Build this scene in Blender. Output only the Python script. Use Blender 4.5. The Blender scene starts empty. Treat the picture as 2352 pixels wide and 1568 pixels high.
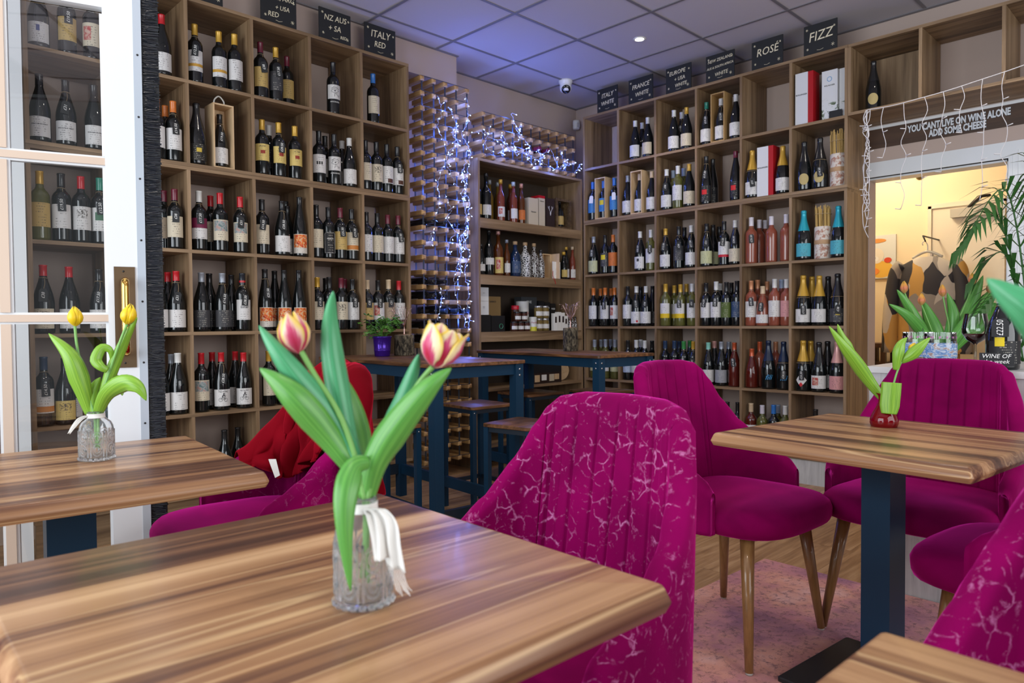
import bpy, bmesh, math, random
from mathutils import Vector, Matrix
random.seed(7)
PI = math.pi
scene = bpy.context.scene
C = scene.collection

# ------------------------------------------------------------------ camera, world, exposure
cam_d = bpy.data.cameras.new('camera'); cam = bpy.data.objects.new('camera', cam_d); C.objects.link(cam)
cam_d.sensor_width = 36.0; cam_d.lens = 24.94; cam_d.clip_start = 0.02
CX, CU, CB = (0.713707, -0.700402, -0.007699), (0.023686, 0.013148, 0.999633), (-0.700044, -0.713627, 0.025973)
cam.matrix_world = Matrix(((CX[0], CU[0], CB[0], 0.0), (CX[1], CU[1], CB[1], 0.0), (CX[2], CU[2], CB[2], 1.07), (0, 0, 0, 1)))
cam_d.dof.use_dof = True; cam_d.dof.focus_distance = 2.6; cam_d.dof.aperture_fstop = 5.6
scene.camera = cam

world = bpy.data.worlds.new('world'); scene.world = world; world.use_nodes = True
bg = world.node_tree.nodes['Background']; bg.inputs[0].default_value = (0.86, 0.93, 1.0, 1); bg.inputs[1].default_value = 0.22
scene.view_settings.view_transform = 'Standard'; scene.view_settings.look = 'None'
scene.view_settings.gamma = 1.0; scene.view_settings.use_curve_mapping = False
scene.view_settings.exposure = 0.2

# daylight from the shop front (left of and behind the camera)
def area(name, loc, target, sx, sy, power, col):
    d = bpy.data.lights.new(name, 'AREA'); d.shape = 'RECTANGLE'; d.size = sx; d.size_y = sy; d.energy = power; d.color = col
    o = bpy.data.objects.new(name, d); C.objects.link(o); o.location = loc
    o.rotation_euler = (Vector(target) - Vector(loc)).to_track_quat('-Z', 'Y').to_euler()
    return o
area('shop_window_daylight', (-1.9, 1.6, 1.6), (1.5, 1.5, 1.2), 3.6, 2.2, 140, (0.86, 0.93, 1.0))
area('rear_window_daylight', (1.6, -2.3, 1.7), (1.8, 1.5, 1.0), 3.6, 2.0, 90, (0.95, 0.97, 1.0))

# ------------------------------------------------------------------ mesh helpers
class MB:
    def __init__(s): s.v = []; s.f = []; s.uv = None
    def add(s, vs, fs):
        n = len(s.v); s.v += [tuple(v) for v in vs]; s.f += [tuple(n + i for i in f) for f in fs]; return s
    def box(s, a, b):
        x0, y0, z0 = a; x1, y1, z1 = b
        return s.add([(x0,y0,z0),(x1,y0,z0),(x1,y1,z0),(x0,y1,z0),(x0,y0,z1),(x1,y0,z1),(x1,y1,z1),(x0,y1,z1)],
                     [(3,2,1,0),(4,5,6,7),(0,1,5,4),(1,2,6,5),(2,3,7,6),(3,0,4,7)])
    def cbox(s, c, d): return s.box([c[i]-d[i]/2 for i in range(3)], [c[i]+d[i]/2 for i in range(3)])
    def obox(s, m, d):
        t = MB().cbox((0,0,0), d); return s.add([m @ Vector(v) for v in t.v], t.f)
    def lathe(s, prof, seg=20, c=(0,0,0), cap=True):
        vs = []; fs = []; n = len(prof)
        for k in range(seg):
            a = 2*PI*k/seg
            for r, z in prof: vs.append((c[0]+r*math.cos(a), c[1]+r*math.sin(a), c[2]+z))
        for k in range(seg):
            j = (k+1) % seg
            for i in range(n-1): fs.append((k*n+i, j*n+i, j*n+i+1, k*n+i+1))
        if cap:
            if prof[0][0] > 1e-5: fs.append(tuple(k*n for k in reversed(range(seg))))
            if prof[-1][0] > 1e-5: fs.append(tuple(k*n+n-1 for k in range(seg)))
        return s.add(vs, fs)
    def tube(s, pts, r, sides=6, r2=None, cap=True):
        pts = [Vector(p) for p in pts]; n = len(pts); vs = []; fs = []
        up = Vector((0.13, 0.31, 0.94)); prev = None
        for i, p in enumerate(pts):
            t = (pts[min(i+1, n-1)] - pts[max(i-1, 0)])
            t = t.normalized() if t.length > 1e-9 else Vector((0,0,1))
            if prev is None:
                u = t.cross(up)
                if u.length < 1e-3: u = t.cross(Vector((1,0,0)))
            else: u = prev - t*prev.dot(t)
            u.normalize(); prev = u; w = t.cross(u)
            rr = r if r2 is None else r + (r2-r)*i/(n-1)
            for k in range(sides):
                a = 2*PI*k/sides; vs.append(p + u*rr*math.cos(a) + w*rr*math.sin(a))
        for i in range(n-1):
            for k in range(sides):
                j = (k+1) % sides; fs.append((i*sides+k, i*sides+j, (i+1)*sides+j, (i+1)*sides+k))
        if cap: fs.append(tuple(reversed(range(sides)))); fs.append(tuple((n-1)*sides+k for k in range(sides)))
        return s.add(vs, fs)
    def grid(s, fn, nu, nv, uv=False, closed_u=False):
        vs = []; fs = []
        for i in range(nu):
            for j in range(nv): vs.append(fn(i/(nu-1), j/(nv-1)))
        for i in range(nu-1):
            for j in range(nv-1): fs.append((i*nv+j, (i+1)*nv+j, (i+1)*nv+j+1, i*nv+j+1))
        if uv: s.uv = (s.uv or []) + [(i/(nu-1), j/(nv-1)) for i in range(nu) for j in range(nv)]
        return s.add(vs, fs)
    def mesh(s, name, smooth=False, mat=None):
        me = bpy.data.meshes.new(name); me.from_pydata(s.v, [], s.f)
        if s.uv:
            ul = me.uv_layers.new(name='UVMap')
            for lp in me.loops: ul.data[lp.index].uv = s.uv[lp.vertex_index]
        if smooth:
            for p in me.polygons: p.use_smooth = True
        if mat: me.materials.append(mat)
        me.update(); return me
    def build(s, name, mat, parent=None, smooth=False, angle=None):
        if parent is not None and parent.get('_world'):
            L = parent.location; s.v = [(v[0]-L[0], v[1]-L[1], v[2]-L[2]) for v in s.v]
        me = s.mesh(name, smooth, mat)
        if angle is not None: me.set_sharp_from_angle(angle=angle)
        return link(name, me, parent)
def link(name, me, parent=None, loc=None):
    o = bpy.data.objects.new(name, me); C.objects.link(o)
    if parent is not None: o.parent = parent
    if loc is not None: o.location = loc
    return o
def inst(name, me, parent, loc=(0,0,0), rot=(0,0,0), mat=None):
    o = link(name, me, parent, loc); o.rotation_euler = rot
    if mat is not None:
        o.material_slots[0].link = 'OBJECT'; o.material_slots[0].material = mat
    return o
def tag(o, label=None, cat=None, group=None, kind=None):
    if label: o['label'] = label
    if cat: o['category'] = cat
    if group: o['group'] = group
    if kind: o['kind'] = kind
    return o
def thing(name, label, cat, loc=(0,0,0), rz=0.0, group=None, world=False):
    o = bpy.data.objects.new(name, None); C.objects.link(o); o.location = loc; o.rotation_euler = (0,0,rz)
    o.empty_display_size = 0.05
    if world: o['_world'] = 1
    return tag(o, label, cat, group)
def struct(name, loc=(0,0,0)):
    o = bpy.data.objects.new(name, None); C.objects.link(o); o.location = loc; o['_world'] = 1; o['kind'] = 'structure'; return o
def copy_tree(o, parent=None):
    c = o.copy(); C.objects.link(c); c.parent = parent
    for ch in list(o.children): copy_tree(ch, c)
    return c
def spline(pts, n):
    pts = [Vector(p) for p in pts]; out = []; m = len(pts)-1
    for i in range(n):
        t = i/(n-1)*m; k = min(int(t), m-1); u = t-k
        p0, p1, p2, p3 = pts[max(k-1,0)], pts[k], pts[k+1], pts[min(k+2,m)]
        out.append(0.5*((2*p1)+(p2-p0)*u+(2*p0-5*p1+4*p2-p3)*u*u+(3*p1-p0-3*p2+p3)*u**3))
    return out
def interp(x, tab):
    for (a, va), (b, vb) in zip(tab, tab[1:]):
        if x <= b:
            t = (x-a)/(b-a) if b > a else 0; t = min(max(t,0),1); return va+(vb-va)*t
    return tab[-1][1]
def smooth_interp(x, tab):
    for (a, va), (b, vb) in zip(tab, tab[1:]):
        if x <= b:
            t = min(max((x-a)/(b-a),0),1); t = t*t*(3-2*t)*.5+t*.5; return va+(vb-va)*t
    return tab[-1][1]

# ------------------------------------------------------------------ materials
MATS = {}
def mat(name, col, rough=0.5, metal=0.0, coat=0.0, sheen=0.0, emis=None, estr=0.0, trans=0.0, spec=0.5, ior=1.45, alpha=None):
    if name in MATS: return MATS[name]
    m = bpy.data.materials.new(name); m.use_nodes = True; b = m.node_tree.nodes['Principled BSDF']; I = b.inputs
    I['Base Color'].default_value = (*col, 1); I['Roughness'].default_value = rough; I['Metallic'].default_value = metal
    I['Coat Weight'].default_value = coat; I['Coat Roughness'].default_value = 0.08; I['IOR'].default_value = ior
    I['Specular IOR Level'].default_value = spec; I['Transmission Weight'].default_value = trans
    if sheen:
        I['Sheen Weight'].default_value = sheen; I['Sheen Roughness'].default_value = 0.35
    if emis: I['Emission Color'].default_value = (*emis, 1); I['Emission Strength'].default_value = estr
    MATS[name] = m; return m
def nodes(m):
    nt = m.node_tree; return nt, nt.nodes['Principled BSDF']
def N(nt, t, **k):
    n = nt.nodes.new(t)
    for a, v in k.items(): setattr(n, a, v)
    return n
def ramp(nt, stops, interp_='LINEAR'):
    n = nt.nodes.new('ShaderNodeValToRGB'); n.color_ramp.interpolation = interp_; e = n.color_ramp.elements
    while len(e) > 1: e.remove(e[-1])
    for i, (p, c) in enumerate(stops):
        el = e[0] if i == 0 else e.new(p)
        el.position = p; el.color = (*c, 1) if len(c) == 3 else c
    return n
def mix(nt, fac, a, b, mode='MIX'):
    n = nt.nodes.new('ShaderNodeMix'); n.data_type = 'RGBA'; n.blend_type = mode
    for sock, v in ((n.inputs[0], fac), (n.inputs[6], a), (n.inputs[7], b)):
        if isinstance(v, (int, float)): sock.default_value = v
        elif isinstance(v, tuple): sock.default_value = (*v, 1) if len(v) == 3 else v
        else: nt.links.new(v, sock)
    return n.outputs[2]
def math_(nt, op, a, b=None, clamp=False):
    n = nt.nodes.new('ShaderNodeMath'); n.operation = op; n.use_clamp = clamp
    for i, v in enumerate((a, b)):
        if v is None: continue
        if isinstance(v, (int, float)): n.inputs[i].default_value = v
        else: nt.links.new(v, n.inputs[i])
    return n.outputs[0]
def coords(nt, kind='Object', scale=(1,1,1), rot=(0,0,0), loc=(0,0,0), rnd=0.0):
    tc = N(nt, 'ShaderNodeTexCoord'); mp = N(nt, 'ShaderNodeMapping')
    mp.inputs['Scale'].default_value = scale; mp.inputs['Rotation'].default_value = rot; mp.inputs['Location'].default_value = loc
    src = tc.outputs[kind]
    if rnd:
        oi = N(nt, 'ShaderNodeObjectInfo'); vm = N(nt, 'ShaderNodeVectorMath', operation='SCALE'); cm = N(nt, 'ShaderNodeCombineXYZ')
        nt.links.new(oi.outputs['Random'], cm.inputs[0]); nt.links.new(oi.outputs['Random'], cm.inputs[1]); nt.links.new(oi.outputs['Random'], cm.inputs[2])
        nt.links.new(cm.outputs[0], vm.inputs[0]); vm.inputs['Scale'].default_value = rnd
        ad = N(nt, 'ShaderNodeVectorMath', operation='ADD'); nt.links.new(src, ad.inputs[0]); nt.links.new(vm.outputs[0], ad.inputs[1]); src = ad.outputs[0]
    nt.links.new(src, mp.inputs[0]); return mp.outputs[0]
def noise(nt, vec, scale=5, detail=4, rough=0.55, dist=0.0):
    n = N(nt, 'ShaderNodeTexNoise'); n.inputs['Scale'].default_value = scale; n.inputs['Detail'].default_value = detail
    n.inputs['Roughness'].default_value = rough; n.inputs['Distortion'].default_value = dist; nt.links.new(vec, n.inputs['Vector']); return n.outputs['Fac']
def bump(nt, b, h, strength=0.2, dist=0.01):
    n = N(nt, 'ShaderNodeBump'); n.inputs['Strength'].default_value = strength; n.inputs['Distance'].default_value = dist
    nt.links.new(h, n.inputs['Height']); nt.links.new(n.outputs[0], b.inputs['Normal'])
def wood(name, axis, stops, along=1.2, across=26, rough=0.45, coat=0.0, rnd=3.0, bstr=0.12, dist=0.6, fine=0.25, spec=0.5):
    if name in MATS: return MATS[name]
    m = mat(name, stops[0][1], rough, coat=coat, spec=spec); nt, b = nodes(m)
    sc = [across]*3; sc[axis] = along
    v = coords(nt, 'Object', tuple(sc), rnd=rnd)
    n1 = noise(nt, v, 1.0, 5, 0.6, dist)
    sc2 = [across*5]*3; sc2[axis] = along*2.5
    n2 = noise(nt, coords(nt, 'Object', tuple(sc2), rnd=rnd), 1.0, 3, 0.6, 0.2)
    f = math_(nt, 'ADD', math_(nt, 'MULTIPLY', n1, 1-fine), math_(nt, 'MULTIPLY', n2, fine))
    r = ramp(nt, stops); nt.links.new(f, r.inputs[0]); nt.links.new(r.outputs[0], b.inputs['Base Color'])
    bump(nt, b, f, bstr, 0.002); return m
SON = [(0.32, (0.10,0.060,0.031)), (0.45, (0.20,0.125,0.066)), (0.55, (0.285,0.185,0.102)), (0.68, (0.38,0.26,0.15))]
son = [wood('sonoma_oak_%s' % a, i, SON, 1.0, 16, 0.5, rnd=0.0) for i, a in enumerate('xyz')]
def streaky_wood(name):
    # laminate of long planks: broad bands, finer streaks and thin pale lines, all running along x
    m = mat(name, (0.4,0.25,0.14), 0.32, coat=0.05, spec=0.35); nt, b = nodes(m)
    n1 = noise(nt, coords(nt, 'Object', (0.35,10,10), rnd=5.0), 1.0, 2, 0.5, 0.15)
    n2 = noise(nt, coords(nt, 'Object', (0.8,42,42), rnd=5.0), 1.0, 3, 0.6, 0.3)
    n3 = noise(nt, coords(nt, 'Object', (1.6,170,170), rnd=5.0), 1.0, 2, 0.6, 0.2)
    f = math_(nt, 'ADD', math_(nt, 'ADD', math_(nt, 'MULTIPLY', n1, 0.62), math_(nt, 'MULTIPLY', n2, 0.30)), math_(nt, 'MULTIPLY', n3, 0.08))
    r = ramp(nt, [(0.36, (0.060,0.026,0.018)), (0.44, (0.135,0.060,0.034)), (0.49, (0.26,0.128,0.062)), (0.54, (0.37,0.198,0.096)), (0.60, (0.47,0.27,0.138)), (0.66, (0.62,0.39,0.21))])
    nt.links.new(f, r.inputs[0])
    ln = ramp(nt, [(0.0,(0,0,0)),(0.488,(0,0,0)),(0.5,(1,1,1)),(0.512,(0,0,0))]); nt.links.new(n1, ln.inputs[0])
    out = mix(nt, math_(nt, 'MULTIPLY', ln.outputs[0], 0.6), r.outputs[0], (0.68,0.46,0.24))
    nt.links.new(out, b.inputs['Base Color']); bump(nt, b, f, 0.04, 0.002); return m
table_wood = streaky_wood('walnut_laminate')
RUS = [(0.30, (0.022,0.010,0.006)), (0.43, (0.075,0.032,0.014)), (0.55, (0.17,0.075,0.030)), (0.68, (0.30,0.145,0.058))]
rustic = [wood('rustic_brown_%s' % a, i, RUS, 2.5, 14, 0.35, rnd=4.0, dist=1.5) for i, a in enumerate('xyz')]
PIN = [(0.3, (0.30,0.155,0.055)), (0.5, (0.45,0.26,0.10)), (0.75, (0.58,0.37,0.17))]
pine_y = wood('rack_pine', 1, PIN, 3, 40, 0.55, rnd=6.0)
CRA = [(0.3, (0.46,0.30,0.15)), (0.5, (0.60,0.42,0.24)), (0.75, (0.70,0.53,0.33))]
crate = wood('pale_crate_wood', 2, CRA, 3, 30, 0.6, rnd=6.0)
LEGW = [(0.3, (0.15,0.07,0.022)), (0.5, (0.25,0.125,0.042)), (0.75, (0.36,0.2,0.075))]
leg_wood = wood('varnished_leg_wood', 2, LEGW, 2, 40, 0.3, coat=0.4, rnd=3.0)
FLO = [(0.30, (0.17,0.08,0.034)), (0.45, (0.33,0.18,0.083)), (0.55, (0.42,0.245,0.12)), (0.68, (0.52,0.33,0.18))]
floor_wood = wood('oak_floor_plank', 0, FLO, 1.6, 18, 0.35, rnd=9.0, dist=1.2)
GRW = [(0.3, (0.33,0.33,0.33)), (0.5, (0.5,0.5,0.5)), (0.7, (0.62,0.62,0.61)), (0.8,(0.68,0.68,0.67))]
grey_wood = wood('pale_grey_wood_panel', 2, GRW, 2.2, 14, 0.45, rnd=2.0, dist=1.2)
navy = mat('navy_powder_coat', (0.007,0.034,0.072), 0.38, spec=0.28)
dark_metal = mat('dark_blue_steel', (0.010,0.020,0.034), 0.38)
strap = mat('rack_steel_strap', (0.10,0.12,0.16), 0.35, 0.8)
white_paint = mat('white_gloss_paint', (0.70,0.72,0.74), 0.3)
cream_paint = mat('beige_bar_paint', (0.60,0.47,0.37), 0.4)
wall_paint = mat('pinkish_beige_wall_paint', (0.48,0.375,0.325), 0.7)
tile_mat = mat('ceiling_tile_board', (0.56,0.53,0.57), 0.9)
tbar = mat('shade_grey_ceiling_grid', (0.20,0.19,0.21), 0.5)  # white grid bars, their shade put into the colour as grey
black_mat = mat('matt_black', (0.012,0.012,0.014), 0.5)
slate = mat('chalkboard_black', (0.014,0.015,0.017), 0.6)
chalk = mat('chalk_yellow_white', (0.75,0.68,0.5), 0.8)
chalk_w = mat('chalk_white', (0.82,0.82,0.8), 0.8)
brass = mat('polished_brass', (0.72,0.42,0.10), 0.16, 1.0)
brass_old = mat('aged_brass_plate', (0.14,0.09,0.05), 0.35, 0.7)
steel = mat('brushed_steel', (0.55,0.56,0.58), 0.3, 1.0)
white_plastic = mat('white_plastic', (0.75,0.75,0.75), 0.35)
warm_wall = mat('warm_cream_wall', (0.80,0.66,0.44), 0.7)
paper_w = mat('white_paper', (0.78,0.77,0.74), 0.6)
for m_ in (wall_paint, warm_wall):
    nt, b = nodes(m_); bump(nt, b, noise(nt, coords(nt, 'Object'), 60, 3), 0.08, 0.004)
nt, b = nodes(tile_mat); bump(nt, b, noise(nt, coords(nt, 'Object'), 160, 2), 0.15, 0.003)
def glassy(name, tint, refl=1.0, rough=0.0, gain=0.25):
    # thin window glass: clear pass-through plus mirror reflection that grows towards grazing angles
    if name in MATS: return MATS[name]
    m = bpy.data.materials.new(name); m.use_nodes = True; nt = m.node_tree; nt.nodes.clear()
    o = N(nt, 'ShaderNodeOutputMaterial'); tr = N(nt, 'ShaderNodeBsdfTransparent'); gl = N(nt, 'ShaderNodeBsdfGlossy'); mx = N(nt, 'ShaderNodeMixShader'); lw = N(nt, 'ShaderNodeFresnel')
    tr.inputs[0].default_value = (*tint, 1); gl.inputs['Roughness'].default_value = rough; lw.inputs[0].default_value = 1.5
    nt.links.new(math_(nt, 'MULTIPLY', lw.outputs[0], refl, True), mx.inputs[0]); nt.links.new(tr.outputs[0], mx.inputs[1]); nt.links.new(gl.outputs[0], mx.inputs[2]); nt.links.new(mx.outputs[0], o.inputs[0])
    MATS[name] = m; return m
pane_glass = glassy('door_pane_glass', (0.96,0.97,0.97), 1.6)
clear_glass = bpy.data.materials.new('pressed_vase_glass'); clear_glass.use_nodes = True; nt = clear_glass.node_tree; nt.nodes.clear()
# pressed glass: mostly see-through, mirror glints, milky scatter from the relief that also stands in for bright window reflections
o_ = N(nt, 'ShaderNodeOutputMaterial'); gl_ = N(nt, 'ShaderNodeBsdfGlass'); gl_.inputs['IOR'].default_value = 1.25; gl_.inputs['Roughness'].default_value = 0.04; tr_ = N(nt, 'ShaderNodeBsdfTranslucent'); tr_.inputs[0].default_value = (0.82,0.9,0.92,1); df_ = N(nt, 'ShaderNodeBsdfDiffuse'); df_.inputs[0].default_value = (0.82,0.88,0.9,1)
m1_ = N(nt, 'ShaderNodeMixShader'); m1_.inputs[0].default_value = 0.5; m2_ = N(nt, 'ShaderNodeMixShader'); m2_.inputs[0].default_value = 0.07
nt.links.new(tr_.outputs[0], m1_.inputs[1]); nt.links.new(df_.outputs[0], m1_.inputs[2]); nt.links.new(gl_.outputs[0], m2_.inputs[1]); nt.links.new(m1_.outputs[0], m2_.inputs[2]); nt.links.new(m2_.outputs[0], o_.inputs[0])
water_m = mat('vase_water', (0.95,0.99,0.97), 0.0, trans=1.0, ior=1.33)
red_glass = mat('ruby_glass', (0.28,0.003,0.008), 0.04, trans=0.5, ior=1.45)

def velvet(name, col, stained=0.0, sheen_col=(1.0,0.04,0.50)):
    m = mat(name, col, 0.8, sheen=0.7, spec=0.06); nt, b = nodes(m)
    b.inputs['Sheen Tint'].default_value = (*sheen_col, 1)
    v = coords(nt, 'Object', (1,1,1), rnd=7.0)
    n1 = noise(nt, v, 5, 3, 0.5, 0.4)
    r = ramp(nt, [(0.3, tuple(c*0.7 for c in col)), (0.7, tuple(min(1, c*1.25) for c in col))]); nt.links.new(n1, r.inputs[0]); out = r.outputs[0]
    if stained:
        wv = N(nt, 'ShaderNodeTexNoise'); wv.inputs['Scale'].default_value = 14; wv.inputs['Detail'].default_value = 4; nt.links.new(v, wv.inputs['Vector'])
        ad = N(nt, 'ShaderNodeVectorMath', operation='MULTIPLY_ADD'); nt.links.new(wv.outputs['Color'], ad.inputs[0]); ad.inputs[1].default_value = (0.06,0.06,0.06); nt.links.new(v, ad.inputs[2])
        vo = N(nt, 'ShaderNodeTexVoronoi', feature='DISTANCE_TO_EDGE'); vo.inputs['Scale'].default_value = 27; nt.links.new(ad.outputs[0], vo.inputs['Vector'])
        edge = ramp(nt, [(0.0, (1,1,1)), (0.022, (0.6,0.6,0.6)), (0.06, (0,0,0))]); nt.links.new(vo.outputs['Distance'], edge.inputs[0])
        msk = ramp(nt, [(0.49, (0,0,0)), (0.64, (1,1,1))]); nt.links.new(noise(nt, v, 22, 6, 0.75), msk.inputs[0])
        fac = math_(nt, 'MULTIPLY', edge.outputs[0], msk.outputs[0])
        bl = ramp(nt, [(0.60, (0,0,0)), (0.72, (0.8,0.8,0.8))]); nt.links.new(noise(nt, ad.outputs[0], 26, 5, 0.7, 0.8), bl.inputs[0])
        fac = math_(nt, 'MAXIMUM', fac, bl.outputs[0])
        out = mix(nt, math_(nt, 'MULTIPLY', fac, stained), out, (0.74,0.28,0.58))
    nt.links.new(out, b.inputs['Base Color'])
    bump(nt, b, noise(nt, v, 220, 2), 0.12, 0.002)
    return m
VEL = (0.20, 0.0002, 0.068)
velvet_plain = velvet('magenta_velvet', VEL)
velvet_stain = velvet('magenta_velvet_pale_creases', VEL, 0.7)
velvet_faint = velvet('magenta_velvet_faint_creases', VEL, 0.22)
blanket_mat = velvet('red_velvet_throw', (0.17, 0.0006, 0.006), 0.0, (1.0,0.03,0.08))

def text_mesh(body, size, mat_, shear=0.0, align='CENTER', extrude=0.0006, key=None, sx=1.0, bold=0.0):
    cu = bpy.data.curves.new('lettering', 'FONT'); cu.body = body; cu.size = size; cu.align_x = align; cu.align_y = 'CENTER'
    cu.offset = bold; cu.shear = shear; cu.extrude = extrude; cu.resolution_u = 2; cu.space_line = 0.9
    o = bpy.data.objects.new('lettering', cu); C.objects.link(o)
    me = bpy.data.meshes.new_from_object(o.evaluated_get(bpy.context.evaluated_depsgraph_get()))
    bpy.data.objects.remove(o); bpy.data.curves.remove(cu)
    if sx != 1.0:
        for v in me.vertices: v.co.x *= sx
    me.materials.clear(); me.materials.append(mat_); return me
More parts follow.
